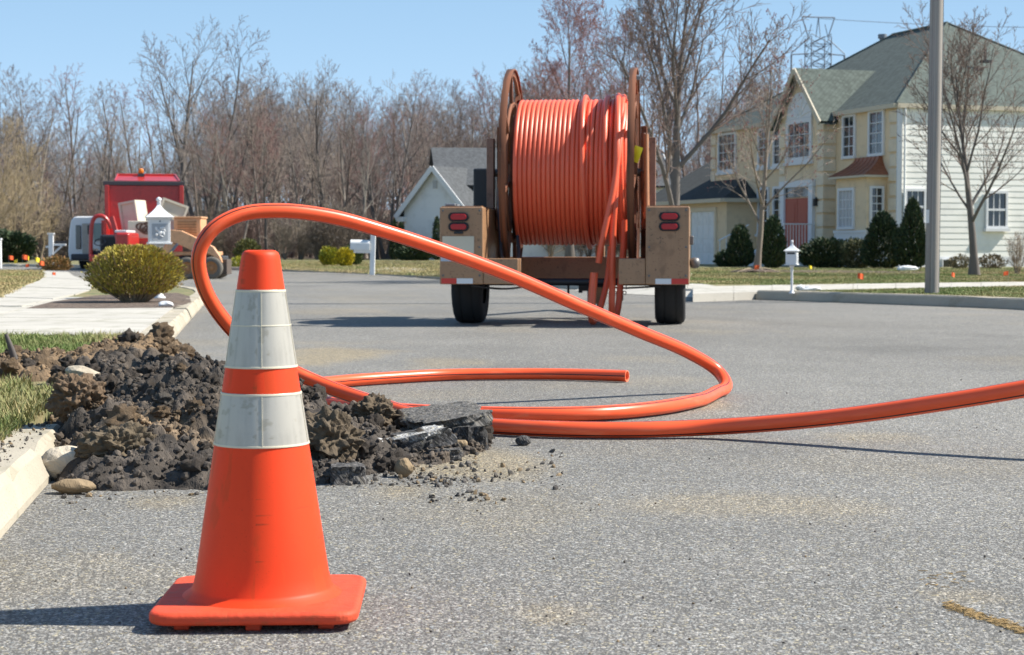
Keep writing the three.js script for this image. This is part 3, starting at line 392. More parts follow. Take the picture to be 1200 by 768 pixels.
function grass(name, label, n, place, geo, dry) {
  const im = finish(new THREE.InstancedMesh(geo, mat(1, 1, 1, 0.8), n)), m = new THREE.Matrix4(), q = new THREE.Quaternion(), up = V(0, 1, 0); let k = 0;
  for (let t = 0; t < n * 6 && k < n; t++) { const p = place(); if (!p) continue; const s = rr(0.6, 1.3); m.compose(p, q.setFromAxisAngle(up, rnd() * 6.28), V(s, s * rr(0.7, 1.2), s)); im.setMatrixAt(k, m); const f = clamp(dry + 1.6 * (fbm(p.x * 0.9 + 60, p.z * 0.9 + 300, 3, 3) - 0.5) + rr(-0.3, 0.3)), v = rr(0.75, 1.25); im.setColorAt(k, C(lerp(0.11, 0.40, f) * v, lerp(0.18, 0.31, f) * v, lerp(0.035, 0.15, f) * v)); k++; }
  im.count = k; im.name = name; scene.add(im); return tag(im, label, 'grass', null, 'stuff');
}
seed(71);
grass('grass_blades', 'short green and straw grass beside the broken kerb', 24000, () => { const d = 2.6 + 9.8 * Math.pow(rnd(), 1.3), x = kerbX(d) - 0.18 - Math.pow(rnd(), 1.3) * 3.4; return insideHeap(x, d) || d > 11.6 + (kerbX(11.6) - x) * 0.16 ? null : V(x, LAWN, -d); }, tuftGeo(9, 0.045, 0.0045, 0.03), 0.42);
grass('grass_blades', 'short spring grass round the utility pole and the stucco house lawn', 26000, () => { const p = G(rr(790, 1215), 314 + 49 * Math.pow(rnd(), 0.8), LAWN), px = 600 + FPX * p.x / -p.z; if (p.z < -54 || px < 800) return null; const e = farBack; let ok = false; for (let i = 0; i < e.length - 1; i++) if (p.x >= Math.min(e[i].x, e[i + 1].x) && p.x <= Math.max(e[i].x, e[i + 1].x)) { const t = (p.x - e[i].x) / (e[i + 1].x - e[i].x || 1), z = lerp(e[i].z, e[i + 1].z, t); if (p.z < z - 0.05) ok = true; else return null; } const y = HORIZON + (CAMY - 0.1) * FPX / -p.z; if (!ok) return null; const top = lerp(335.6, 330.6, clamp((px - 850) / 350)), bot = lerp(344, 335.8, clamp((px - 850) / 350)); if (y > top && y < bot) return null; if (px < 885 && y > 333) return null; return p; }, tuftGeo(10, 0.026, 0.011, 0.08), 0.5);
grass('grass_blades', 'dry grass along the far kerb and on the bank beside the sidewalk', 9000, () => { const p = rnd() < 0.6 ? G(rr(310, 530), rr(306, 326), LAWN) : G(rr(-10, 50), rr(317, 352), LAWN), px = 600 + FPX * p.x / -p.z, y = HORIZON + (CAMY - 0.1) * FPX / -p.z; if (px < 60 && y > 352 - px * 0.45 - 4) return null; if (px > 300 && y > lerp(315.5, 324.5, clamp((px - 320) / 200))) return null; return p; }, tuftGeo(8, 0.03, 0.016, 0.1), 0.75);
// ================================================================ CONE
{
  const t = thing('traffic_cone', 'orange traffic cone with two silver reflective collars standing on the road', 'traffic cone', V(-0.473, 0, -3.29), 0.035);
  const sh = new THREE.Shape(), a = 0.178, r = 0.035; sh.moveTo(-a + r, -a); sh.lineTo(a - r, -a); sh.quadraticCurveTo(a, -a, a, -a + r); sh.lineTo(a, a - r); sh.quadraticCurveTo(a, a, a - r, a); sh.lineTo(-a + r, a); sh.quadraticCurveTo(-a, a, -a, a - r); sh.lineTo(-a, -a + r); sh.quadraticCurveTo(-a, -a, -a + r, -a);
  const g = new THREE.ExtrudeGeometry(sh, { depth: 0.006, bevelEnabled: true, bevelSize: 0.011, bevelThickness: 0.009, bevelSegments: 5, curveSegments: 10 }); g.rotateX(-Math.PI / 2); g.translate(0, 0.0225, 0);
  mesh('base', g, M.coneBase, t);
  const R = (y) => lerp(0.129, 0.0365, (y - 0.05) / 0.62);
  const prof = [[0.152, 0.036], [0.145, 0.041], [0.136, 0.047], [0.131, 0.053]]; for (let i = 1; i <= 24; i++) { const y = 0.053 + (0.668 - 0.053) * i / 24; prof.push([R(y), y]); }
  prof.push([0.0355, 0.676], [0.033, 0.682], [0.028, 0.6855], [0.022, 0.6865], [0.0205, 0.684], [0.020, 0.67], [0.020, 0.6]);
  mesh('body', lathe(prof, 72), M.coneBody, t);
  const collar = (y0, y1, seamY) => {
    const o = 0.0012, c = mesh('collar', lathe([[R(y0) + 0.0002, y0 - 0.0006], [R(y0) + o, y0], [R((y0 + y1) / 2) + o, (y0 + y1) / 2], [R(y1) + o, y1], [R(y1) + 0.0002, y1 + 0.0006]], 72), M.collar, t);
    for (const y of [y0, y1 - 0.0035]) mesh('collar_edge', lathe([[R(y) + o, y - 0.0002], [R(y) + o + 0.0007, y], [R(y + 0.0035) + o + 0.0007, y + 0.0035], [R(y + 0.0035) + o, y + 0.0037]], 72), M.collarEdge, c);
    if (seamY) mesh('seam', lathe([[R(seamY) + o, seamY - 0.0002], [R(seamY) + o + 0.0006, seamY], [R(seamY + 0.002) + o + 0.0006, seamY + 0.002], [R(seamY + 0.002) + o, seamY + 0.0022]], 72), M.collarEdge, c);
    const d = (ph) => { const p = [], rr2 = (y) => R(y) + o + 0.0003; for (const y of [y0 + 0.004, y1 - 0.004]) p.push(V(Math.sin(ph) * rr2(y), y, Math.cos(ph) * rr2(y))); return beam(p[0], p[1], 0.0016, 0.0012); };
    mesh('seam', merge([d(0.12), d(-1.25), d(1.4), d(2.9)]), M.collarEdge, c); return c;
  };
  collar(0.467, 0.612, 0.545); collar(0.322, 0.420);
  for (const [x, z] of [[-0.13, 0.14], [0.13, 0.14], [-0.13, -0.14], [0.13, -0.14], [0, 0.15]]) mesh('foot', bx(x - 0.014, x + 0.014, 0, 0.014, z - 0.014, z + 0.014, 0.003), M.coneBase, t);
}
// ================================================================ CONDUIT on the road
const stripeTex = (bands) => tex(512, (u, v, i, j) => { let b = 0; for (const [c, w] of bands) { let d = Math.abs(((u - c + 1.5) % 1) - 0.5); b = Math.max(b, 1 - sstep(w * 0.8, w * 1.1, d)); } const n = 1 + 0.10 * (fbm(u * 6, v * 30, 1, 3) - 0.5), dst = sstep(0.6, 0.8, fbm(u * 8, v * 14, 4, 4)); return [lerp(0.92 * n, 0.02, b), lerp(0.115 * n + 0.05 * dst, 0.018, b), lerp(0.036 * n + 0.03 * dst, 0.02, b)]; }, true, 256);
const HOSE_R = 0.030;
{
  const g = (x, y) => G(x, y, HOSE_R + 0.003), a = (x, y, d) => A(x, y, d);
  const pts = [g(735, 441), g(690, 439.5), g(640, 438.5), g(580, 438.5), g(520, 439.5), g(455, 443), g(400, 447), g(350, 453), g(335, 461), g(360, 469), g(420, 477), g(490, 482.5), g(560, 485), g(630, 486), g(700, 484.5), g(765, 479), g(815, 470), a(842, 461, 8.05), a(851, 450, 8.22), a(840, 434, 8.3), a(806, 413, 8.22), a(750, 389, 8.02), a(680, 359, 7.8), a(600, 324, 7.58), a(520, 294, 7.38), a(450, 271, 7.22), a(385, 253.5, 7.1), a(325, 247, 7.0), a(280, 252, 6.94), a(248, 270, 6.9), a(233, 297, 6.9), a(237, 331, 6.93), a(256, 367, 6.98), a(292, 405, 7.05), a(338, 433, 7.1), a(390, 456, 7.06), a(440, 473, 6.92), a(500, 490.5, 6.68), g(570, 499), g(650, 503), g(740, 504), a(830, 501, 6.32), a(920, 495, 6.2), a(1010, 485.5, 6.06), a(1100, 472.5, 5.92), a(1200, 456, 5.8), a(1300, 437, 5.7), V(2.35, 0.33, -5.6), V(2.9, 0.33, -5.5), V(3.5, 0.22, -5.6), V(4.1, 0.08, -5.9), V(4.6, HOSE_R, -6.3)];
  const line = curvePts(pts, 520); for (const p of line) p.y = Math.max(p.y, HOSE_R);
  const t = thing('conduit', 'loose orange conduit with black stripe looped in the air over the road', 'conduit');
  const hm = phys(1, 1, 1, 0.33, { map: stripeTex([[0.09, 0.015], [0.42, 0.015], [0.76, 0.015]]), specularIntensity: 0.75 });
  mesh('pipe', sweep(line, HOSE_R, 28, { vscale: 0.5 }), hm, t);
  const d0 = line[0].clone().sub(line[1]).normalize(), q = new THREE.Quaternion().setFromUnitVectors(V(0, 1, 0), d0);
  const lip = lathe([[HOSE_R - 0.0002, -0.001], [HOSE_R - 0.0008, 0.0006], [0.0250, 0.0006], [0.0240, -0.001], [0.0240, -0.12], [0.001, -0.12]], 28); lip.applyQuaternion(q); lip.translate(line[0].x, line[0].y, line[0].z);
  mesh('cut_end', lip, phys(0.85, 0.22, 0.10, 0.5), t);
  const e = line[line.length - 1], ed = e.clone().sub(line[line.length - 2]).normalize(), lip2 = lathe([[HOSE_R - 0.0002, -0.001], [HOSE_R - 0.0008, 0.0006], [0.0250, 0.0006], [0.0240, -0.001], [0.0240, -0.12], [0.001, -0.12]], 28); lip2.applyQuaternion(new THREE.Quaternion().setFromUnitVectors(V(0, 1, 0), ed)); lip2.translate(e.x, e.y, e.z);
  mesh('cut_end', lip2, phys(0.85, 0.22, 0.10, 0.5), t);
}
// ================================================================ REEL TRAILER
const TR = V(0.4515, 0, -15.3), TRY = -6 * Math.PI / 180;
{
  const t = thing('reel_trailer', 'tan two-wheeled cable reel trailer with tail lights parked on the road', 'trailer', TR, TRY);
  for (const s of [-1, 1]) {
    const x0 = s < 0 ? -1.095 : 0.715, x1 = s < 0 ? -0.71 : 1.095;
    const b = mesh('fender_box', merge([bx(x0, x1, 0.372, 1.052, -1.55, 0, 0.012)]), M.tan, t);
    for (const y of [0.965, 0.878]) { // oval tail lights with black rubber rings
      const cx = s < 0 ? -0.925 : 0.92, pill = (w, h, d, z) => { const r = h / 2, p = new THREE.Shape(); p.absarc(w / 2 - r, 0, r, -Math.PI / 2, Math.PI / 2); p.absarc(-w / 2 + r, 0, r, Math.PI / 2, Math.PI * 1.5); const g = new THREE.ExtrudeGeometry(p, { depth: d, bevelEnabled: true, bevelSize: 0.004, bevelThickness: 0.004, bevelSegments: 2, curveSegments: 10 }); g.translate(cx, y, z); return g; };
      const l = mesh('tail_light', pill(0.175, 0.072, 0.012, 0.002), M.rubberDark, b); mesh('lens', pill(0.132, 0.042, 0.014, 0.008), M.redLens, l);
    }
    const w = s < 0 ? [[-1.08, -0.945, M.reflRed], [-0.943, -0.80, M.reflWhite]] : [[0.80, 0.938, M.reflWhite], [0.94, 1.085, M.reflRed]];
    for (const [a, c, m] of w) mesh('reflector_strip', bx(a, c, 0.378, 0.425, 0.001, 0.004), m, b);
    mesh('bracket', s < 0 ? bx(-0.708, -0.40, 0.374, 0.60, -0.32, -0.004, 0.008) : bx(0.48, 0.712, 0.374, 0.60, -0.32, -0.004, 0.008), M.tan, t);
    // wheel
    const wx = s * 0.92, tyre = lathe([[0.20, -0.125], [0.25, -0.138], [0.335, -0.137], [0.366, -0.122], [0.376, -0.098], [0.378, -0.06], [0.372, -0.055], [0.372, -0.048], [0.379, -0.043], [0.38, 0], [0.379, 0.043], [0.372, 0.048], [0.372, 0.055], [0.378, 0.06], [0.376, 0.098], [0.366, 0.122], [0.335, 0.137], [0.25, 0.138], [0.20, 0.125]], 48);
    const wg = sub('wheel', t, V(wx, 0.38, -0.78)); tyre.rotateZ(Math.PI / 2); mesh('tyre', tyre, M.tyre, wg);
    const rim = lathe([[0.02, 0.03], [0.09, 0.035], [0.1, 0.06], [0.16, 0.07], [0.205, 0.11], [0.205, -0.11], [0.02, -0.1]], 32); rim.rotateZ(Math.PI / 2); if (s < 0) rim.rotateY(Math.PI); mesh('rim', rim, M.steel, wg);
    // uprights holding the reel
    const up = (xa, xb, h, z0, z1, m) => mesh('upright', bx(xa, xb, 0.36, h, z0, z1, 0.004), m, t);
    if (s < 0) { up(-0.80, -0.735, 1.715, -1.16, -1.02, M.brownPaint); up(-0.72, -0.625, 1.83, -1.30, -1.17, M.rust); } else { up(0.715, 0.775, 1.715, -1.16, -1.02, M.brownPaint); up(0.635, 0.69, 1.83, -1.30, -1.17, M.rust); }
    mesh('frame_rail', bx(s * 0.64, s * 0.72, 0.37, 0.50, -2.6, -0.3, 0.006), M.tan, t);
    mesh('fender_top', bx(s < 0 ? -1.08 : 0.73, s < 0 ? -0.73 : 1.08, 1.053, 1.062, -1.5, -0.05), M.tan, t);
    mesh('tongue_rail', beam(V(s * 0.66, 0.44, -2.5), V(s * 0.06, 0.46, -4.1), 0.08, 0.12), M.tan, t);
    const cyl = sub('lift_cylinder', t); const cx = s * 0.665, lx = 'rust'; mesh('barrel', bar(V(cx + s * 0.015, 0.86, -0.92), V(cx, 1.4, -1.05), 0.032, 0.032, 12), M[lx], cyl); mesh('rod', bar(V(cx, 1.4, -1.05), V(cx, 1.76, -1.13), 0.016, 0.016, 10), M.brownPaint, cyl);
  }
  for (const [x0, x1] of [[-1.095, -0.71], [0.715, 1.095]]) { const g = []; for (const x of [x0 + 0.03, x1 - 0.03]) for (const y of [0.45, 0.70, 1.02]) g.push(bar(V(x, y, 0), V(x, y, 0.007), 0.011, 0.009, 6)); mesh('bolt_heads', merge(g), M.steel, t); }
  mesh('wiring', sweep(curvePts([V(-0.82, 0.36, -0.05), V(-0.6, 0.33, -0.2), V(-0.2, 0.34, -1.86), V(0.3, 0.31, -1.86), V(0.62, 0.34, -0.3), V(0.85, 0.36, -0.05)], 50), 0.009, 6), M.blackPaint, t);
  mesh('cross_beam', bx(-0.75, 0.75, 0.36, 0.605, -2.02, -1.88, 0.008), M.tan, t);
  mesh('axle', bar(V(-0.9, 0.38, -0.78), V(0.9, 0.38, -0.78), 0.035, 0.035, 10), M.blackPaint, t);
  mesh('coupler', merge([bx(-0.07, 0.07, 0.4, 0.52, -4.35, -4.05, 0.01), bx(-0.05, 0.05, 0.05, 0.40, -4.25, -4.15, 0.01)]), M.steel, t);
  const jack = sub('jack_leg', t); mesh('tube', bx(0.16, 0.25, 0.14, 0.72, -2.14, -2.04, 0.006), M.tan, jack); mesh('inner_tube', bx(0.175, 0.235, 0.02, 0.16, -2.125, -2.055, 0.004), M.steel, jack); mesh('foot_plate', bx(0.10, 0.31, 0.0, 0.022, -2.2, -1.98), M.steel, jack);
  mesh('hitch_pin', merge([bar(V(-0.10, 0.36, -1.95), V(-0.10, 0.22, -1.95), 0.012), bar(V(0.02, 0.36, -1.95), V(0.02, 0.25, -1.95), 0.02), bx(0.02, 0.16, 0.27, 0.34, -1.99, -1.91)]), M.blackPaint, t);
  const chain = []; for (let k = 0; k < 11; k++) { const g = new THREE.TorusGeometry(0.016, 0.005, 6, 10); if (k % 2) g.rotateY(Math.PI / 2); g.translate(0.33 + k * 0.016, 0.36 - 0.18 * Math.sin(k / 10 * Math.PI), -1.86); chain.push(g); } mesh('safety_chain', merge(chain), M.steel, t);
  mesh('label_plate', bx(-1.07, -0.79, 0.645, 0.795, 0.001, 0.004), M.cream, t); mesh('label_plate', bx(-1.085, -0.785, 0.575, 0.637, 0.001, 0.004), M.paleBlue, t);
  mesh('label_print', merge([bx(-0.98, -0.862, 0.654, 0.6565, 0.0042, 0.0052), bx(-0.98, -0.9, 0.660, 0.662, 0.0042, 0.0052)]), M.darkGrey, t);
  mesh('plate_lamp', bx(-0.965, -0.885, 0.815, 0.835, 0.0, 0.03, 0.006), M.blackPaint, t);
  mesh('hydraulic_tank', bx(-1.02, -0.83, 1.064, 1.47, -2.3, -1.75, 0.02), M.blackPaint, t);
  mesh('tank_shelf', bx(-1.06, -0.72, 0.98, 1.05, -2.35, -1.56, 0.005), M.tan, t);
  mesh('tool_tray', merge([bx(-1.06, -0.97, 1.063, 1.085, -0.5, -0.1, 0.006)]), M.galv, t);
  mesh('hose_loop', merge([sweep(curvePts([V(-0.67, 1.25, -0.92), V(-0.63, 0.85, -0.62), V(-0.55, 0.56, -0.26), V(-0.47, 0.50, -0.22), V(-0.43, 0.60, -0.32), V(-0.46, 0.8, -0.55)], 40), 0.016, 8)]), M.blackPaint, t);
  mesh('tie_chain', merge([bx(1.09, 1.13, 0.72, 0.80, -0.3, -0.24, 0.01), lathe([[0.001, -0.05], [0.04, -0.04], [0.05, 0], [0.04, 0.04], [0.001, 0.05]], 14).translate(1.14, 0.56, -0.3)]), M.steel, t);

  // reel: two rusty flanges on an axle
  const RC = V(0, 1.40, -1.2), reel = thing('cable_reel', 'rusty steel cable reel with open spoked flanges on the trailer', 'reel', TR, TRY);
  for (const s of [-1, 1]) {
    const f = sub('flange', reel, V(s * 0.572, RC.y, RC.z));
    const ring = (R, w, d) => { const g = lathe([[R - d, -w], [R, -w], [R, w], [R - d, w], [R - d, -w]], 84); g.rotateZ(Math.PI / 2); return g; };
    mesh('rim', merge([ring(0.97, 0.032, 0.012), ring(0.958, 0.012, 0.055)]), M.rust, f);
    for (let k = 0; k < 8; k++) { const a = k * Math.PI / 4 + 0.22; const c = Math.cos(a), q = Math.sin(a); mesh('spoke', beam(V(0, c * 0.1, q * 0.1), V(0, c * 0.93, q * 0.93), 0.05, 0.034), M.rust, f); }
    const inner = ring(0.66, 0.018, 0.04); mesh('inner_ring', inner, M.rust, f);
    const hub = lathe([[0.04, -0.03], [0.17, -0.03], [0.18, 0], [0.17, 0.03], [0.04, 0.03]], 28); hub.rotateZ(Math.PI / 2); mesh('hub', hub, M.rust, f);
    if (s > 0) { const tg = new THREE.PlaneGeometry(0.075, 0.14, 4, 6), p = tg.attributes.position; for (let i = 0; i < p.count; i++) p.setZ(i, 0.02 * Math.sin(p.getY(i) * 20) + 0.01 * Math.sin(p.getX(i) * 40)); tg.rotateZ(-0.35); tg.computeVertexNormals(); tg.translate(0.052, 0.12, 0.92); mesh('yellow_tag', tg, M.yellowTag, f); mesh('latch', bar(V(0.02, 0.86, 0.36), V(0.05, 0.84, 0.40), 0.02, 0.02, 8), M.galv, f); }
  }
  mesh('axle', bar(V(-0.80, RC.y, RC.z), V(0.79, RC.y, RC.z), 0.038, 0.038, 14), M.steel, reel);
  const drum = new THREE.CylinderGeometry(0.55, 0.55, 1.08, 40, 1, false); drum.rotateZ(Math.PI / 2); drum.translate(0, RC.y, RC.z); mesh('drum', drum, M.rust, reel);
  mesh('lever', merge([bar(V(0.69, 1.74, -0.98), V(0.70, 1.02, -0.85), 0.022, 0.026, 10), bar(V(0.70, 1.02, -0.85), V(0.70, 0.96, -0.845), 0.038, 0.03, 10)]), mat(0.42, 0.19, 0.09, 0.6, { map: grimeMap }), reel);

  // coil: the orange conduit wound on the reel, loose strands hanging
  const coil = thing('conduit_coil', 'orange conduit wound tightly on the reel with loose strands hanging down', 'conduit coil', TR, TRY);
  const cm = phys(0.92, 0.14, 0.06, 0.42, { map: rep(scuffMap, 1, 0.2), clearcoat: 0.2, clearcoatRoughness: 0.35 });
  seed(4);
  const wind = (x0, x1, R0, turns, r, jx, jr) => { const p = [], n = Math.round(turns * 60), jit = Array.from({ length: turns + 4 }, () => [rr(-1, 1), rr(-1, 1)]); for (let i = 0; i <= n; i++) { const u = i / n * turns, k = Math.floor(u), f = u - k, s = f * f * (3 - 2 * f), ox = lerp(jit[k][0], jit[k + 1][0], s), orr = lerp(jit[k][1], jit[k + 1][1], s), lo = sstep(0.5, 0.75, u / turns), a = -u * Math.PI * 2; p.push(V(lerp(x0, x1, u / turns) + ox * jx * (0.25 + lo), RC.y + Math.cos(a) * (R0 + orr * jr * (0.2 + lo)), RC.z + Math.sin(a) * (R0 + orr * jr * (0.2 + lo)))); } return sweep(p, r, 10, { vscale: 0.4 }); };
  mesh('winding', wind(-0.515, 0.515, 0.662, 24, 0.0218, 0.004, 0.004), cm, coil);
  mesh('inner_winding', wind(-0.51, 0.51, 0.624, 24, 0.0216, 0.002, 0.002), cm, coil);
  mesh('core_winding', wind(-0.51, 0.51, 0.585, 24, 0.0216, 0.002, 0.002), cm, coil);
  const over = []; for (const [xa, xb, R, a0] of [[0.30, 0.38, 0.704, 4.3], [0.10, 0.16, 0.703, 4.0], [0.45, 0.52, 0.704, 4.6]]) { const p = []; for (let i = 0; i <= 90; i++) { const u = i / 90; p.push(V(lerp(xa, xb, u) + 0.01 * Math.sin(u * 9), RC.y + Math.cos(a0 + u * 6.28) * R, RC.z + Math.sin(a0 + u * 6.28) * R)); } over.push(sweep(p, 0.0238, 10, { vscale: 0.4 })); } mesh('outer_winding', merge(over), cm, coil);
  const strand = (pts, r) => mesh('loose_strand', sweep(curvePts(pts.map((p) => V(...p)), 60), r, 14, { vscale: 0.4 }), cm, coil);
  strand([[0.42, 1.95, -1.66], [0.42, 2.10, -1.3], [0.43, 2.07, -0.95], [0.44, 1.9, -0.70], [0.445, 1.62, -0.50], [0.43, 1.2, -0.42], [0.41, 0.8, -0.42], [0.405, 0.4, -0.44], [0.40, 0.12, -0.47], [0.41, 0.035, -0.56], [0.44, 0.10, -0.66], [0.47, 0.40, -0.70], [0.495, 0.70, -0.68], [0.50, 0.95, -0.66]], 0.030);
  strand([[0.49, 2.0, -0.86], [0.49, 1.85, -0.66], [0.46, 1.6, -0.50], [0.42, 1.25, -0.40], [0.36, 0.95, -0.36], [0.31, 0.72, -0.36], [0.285, 0.56, -0.38]], 0.028);
  const s3 = [[0.22, 0.10, -0.30], [0.235, 0.30, -0.30], [0.25, 0.47, -0.30]]; strand(s3, 0.036);
  const cap = lathe([[0.036, 0], [0.0365, 0.004], [0.029, 0.005], [0.028, -0.05], [0.001, -0.05]], 18); cap.translate(0.25, 0.47, -0.30); mesh('cut_end', cap, phys(0.85, 0.20, 0.09, 0.5), coil);
  strand([[0.22, 0.10, -0.30], [0.228, 0.035, -0.38], [0.26, 0.06, -0.5], [0.31, 0.22, -0.62], [0.35, 0.42, -0.70], [0.38, 0.7, -0.66]], 0.028);
}
// ================================================================ HOUSES
// a window facing +z of its own group: frame proud of the wall, panes set back, glazing bars
function windowUnit(parent, pos, turn, w, h, cols, rows, o = {}) {
  const g = sub('window', parent, pos, turn), f = o.frame ?? 0.09, d = 0.07;
  mesh('frame', merge([bx(-w / 2 - f, w / 2 + f, h, h + f, 0.0, d), bx(-w / 2 - f, w / 2 + f, -f, 0, 0.0, d + 0.02), bx(-w / 2 - f, -w / 2, 0, h, 0.0, d), bx(w / 2, w / 2 + f, 0, h, 0.0, d)]), M.trim, g);
  mesh('pane', bx(-w / 2, w / 2, 0, h, 0.008, 0.02), o.pane ?? M.glass, g);
  const m = []; for (let i = 1; i < cols; i++) m.push(bx(-w / 2 + w * i / cols - 0.014, -w / 2 + w * i / cols + 0.014, 0, h, 0.021, 0.034)); for (let j = 1; j < rows; j++) m.push(bx(-w / 2, w / 2, h * j / rows - 0.014, h * j / rows + 0.014, 0.0345, 0.046));
  if (o.sash) m.push(bx(-w / 2, w / 2, h / 2 - 0.035, h / 2 + 0.035, 0.0465, 0.06));
  if (m.length) mesh('glazing_bar', merge(m), M.trim, g);
  if (o.sill) mesh('sill', bx(-w / 2 - f - 0.05, w / 2 + f + 0.05, -f - 0.10, -f - 0.002, 0, 0.13), M.trim, g);
  return g;
}
function facet(pts, s = 0.35) { // roof facet from a polygon: u along the eave, v up the slope
  const n = pts[1].clone().sub(pts[0]).cross(pts[2].clone().sub(pts[0])).normalize(), u = pts[1].clone().sub(pts[0]).normalize(), v = n.clone().cross(u), pos = [], uv = [];
  for (let i = 1; i < pts.length - 1; i++) for (const p of [pts[0], pts[i], pts[i + 1]]) { pos.push(p.x, p.y, p.z); const d = p.clone().sub(pts[0]); uv.push(d.dot(u) * s, d.dot(v) * s); }
  const g = new THREE.BufferGeometry(); g.setAttribute('position', new THREE.Float32BufferAttribute(pos, 3)); g.setAttribute('uv', new THREE.Float32BufferAttribute(uv, 2)); g.computeVertexNormals(); return g;
}
{
  // local frame: x runs back along the clapboard side, -z runs along the stucco front
  const h = thing('stucco_house', 'two-storey tan stucco house with green shingle hip roof and cream clapboard side', 'house', V(12.07, 0.0, -55), 19 * Math.PI / 180);
  const E = 5.2, D = 10, L = 13.4;
  mesh('wall', bx(0, D, 0.3, E, -L, 0), M.stucco, h);
  mesh('foundation', bx(-0.03, D + 0.03, -0.05, 0.42, -L - 0.03, 0.035), M.wallGrey, h);
  // clapboards on the side wall, each a lapped board
  const B = (E - 0.42) / 25; for (let k = 0; k < 25; k++) { const y = 0.42 + k * B, s = new THREE.Shape(); s.moveTo(0.002, y); s.lineTo(0.028, y - 0.002); s.lineTo(0.016, y + B + 0.012); s.lineTo(0.002, y + B + 0.012); const g = new THREE.ExtrudeGeometry(s, { depth: D - 0.16, bevelEnabled: false }); g.rotateY(-Math.PI / 2); g.translate(D, 0, 0); mesh('clapboard', uvBox(g, 0.5), k % 3 === 1 ? M.sidingB : M.siding, h); }
  mesh('corner_board', bx(-0.02, 0.15, 0.42, E, 0.002, 0.055), M.trim, h);
  mesh('downpipe', bar(V(0.22, 0.2, 0.10), V(0.22, E, 0.10), 0.035, 0.035, 8), M.white, h);
  // hip roof
  const o = 0.07, R = 8.52, a = V(-o, E, o), b = V(D + o, E, o), c = V(D + o, E, -L - o), d = V(-o, E, -L - o), r0 = V(5, R, -5), r1 = V(5, R, -8.6);
  const roof = mesh('roof', merge([facet([a, b, r0]), facet([b, c, r1, r0]), facet([c, d, r1]), facet([d, a, r0, r1])]), M.shingle, h);
  mesh('ridge_cap', merge([bar(r0, r1, 0.07), bar(a, r0, 0.05), bar(d, r1, 0.05), bar(b, r0, 0.05)]), M.shingle, roof);
  mesh('vent_pipe', merge([bar(V(5.3, 7.4, -9.8), V(5.3, 8.55, -9.8), 0.11), bar(V(5.3, 8.55, -9.8), V(5.3, 8.7, -9.8), 0.17)]), M.galv, roof);
  mesh('vent_pipe', merge([bar(V(4.6, 6.9, -2.1), V(4.6, 7.35, -2.1), 0.05), bx(4.45, 4.75, 6.85, 6.93, -2.2, -1.95)]), M.blackPaint, roof);
  mesh('soffit', bx(-o, D + o, E - 0.03, E - 0.004, -L - o, o), M.trim, h);
  mesh('gutter', merge([bx(-o - 0.1, -o, E - 0.12, E + 0.02, -L - o, o), bx(-o, D + o, E - 0.12, E + 0.02, o, o + 0.07)]), M.gutter, h);
  // gabled bay in the middle of the front
  const g0 = -3.85, g1 = -6.9, gm = (g0 + g1) / 2, P = -0.45, AP = 6.82;
  const gs = new THREE.Shape(); gs.moveTo(-g0, 0.3); gs.lineTo(-g1, 0.3); gs.lineTo(-g1, E); gs.lineTo(-gm, AP - 0.12); gs.lineTo(-g0, E); const gg = new THREE.ExtrudeGeometry(gs, { depth: 0.45, bevelEnabled: false }); gg.rotateY(Math.PI / 2); gg.translate(P, 0, 0); mesh('gable_wall', uvBox(gg, 0.5), M.stucco, h);
  const k = (AP - E) / ((g0 - g1) / 2), ov = 0.28, e0 = V(P - 0.3, E - k * ov, g0 + ov), e1 = V(P - 0.3, E - k * ov, g1 - ov), ap = V(P - 0.3, AP, gm), bk = V(2.5, AP, gm), f0 = V(-0.15, E - k * ov, g0 + ov), f1 = V(-0.15, E - k * ov, g1 - ov);
  const th = (p) => p.clone().add(V(0, -0.11, 0));
  const gr = mesh('gable_roof', merge([facet([f0, bk, ap, e0]), facet([e1, ap, bk, f1]), facet([th(e0), th(ap), th(bk), th(f0)]), facet([th(f1), th(bk), th(ap), th(e1)])]), M.shingle, h);
  mesh('rake_board', merge([beam(e0.clone().add(V(-0.02, -0.07, 0)), ap.clone().add(V(-0.02, -0.07, 0)), 0.05, 0.17), beam(e1.clone().add(V(-0.02, -0.07, 0)), ap.clone().add(V(-0.025, -0.07, 0)), 0.05, 0.17)]), M.gutter, gr);
  // raised corner blocks
  for (let y = 0.5, n = 0; y < E - 0.35; y += 0.46, n++) { const w = n % 2 ? 0.42 : 0.36; mesh('quoin', bx(P - 0.045, P - 0.001, y, y + 0.38, g0 - w, g0 + 0.03, 0.008), M.quoin, h); mesh('quoin', bx(P - 0.04, -0.004, y, y + 0.38, g0 + 0.002, g0 + 0.045, 0.008), M.quoin, h); mesh('quoin', bx(P - 0.045, P - 0.001, y, y + 0.38, g1 - 0.03, g1 + w, 0.008), M.quoin, h); mesh('quoin', bx(-0.05, -0.001, y, y + 0.38, -w, -0.002, 0.008), M.quoin, h); mesh('quoin', bx(-0.05, -0.001, y, y + 0.38, -L, -L + w, 0.008), M.quoin, h); }
  const TF = -Math.PI / 2; // turns a unit to face the street (-x)
  // arched window over the door
  const zw = -5.5; windowUnit(h, V(P - 0.002, 3.8, zw), TF, 1.5, 1.15, 4, 3, { frame: 0.16, sill: true });
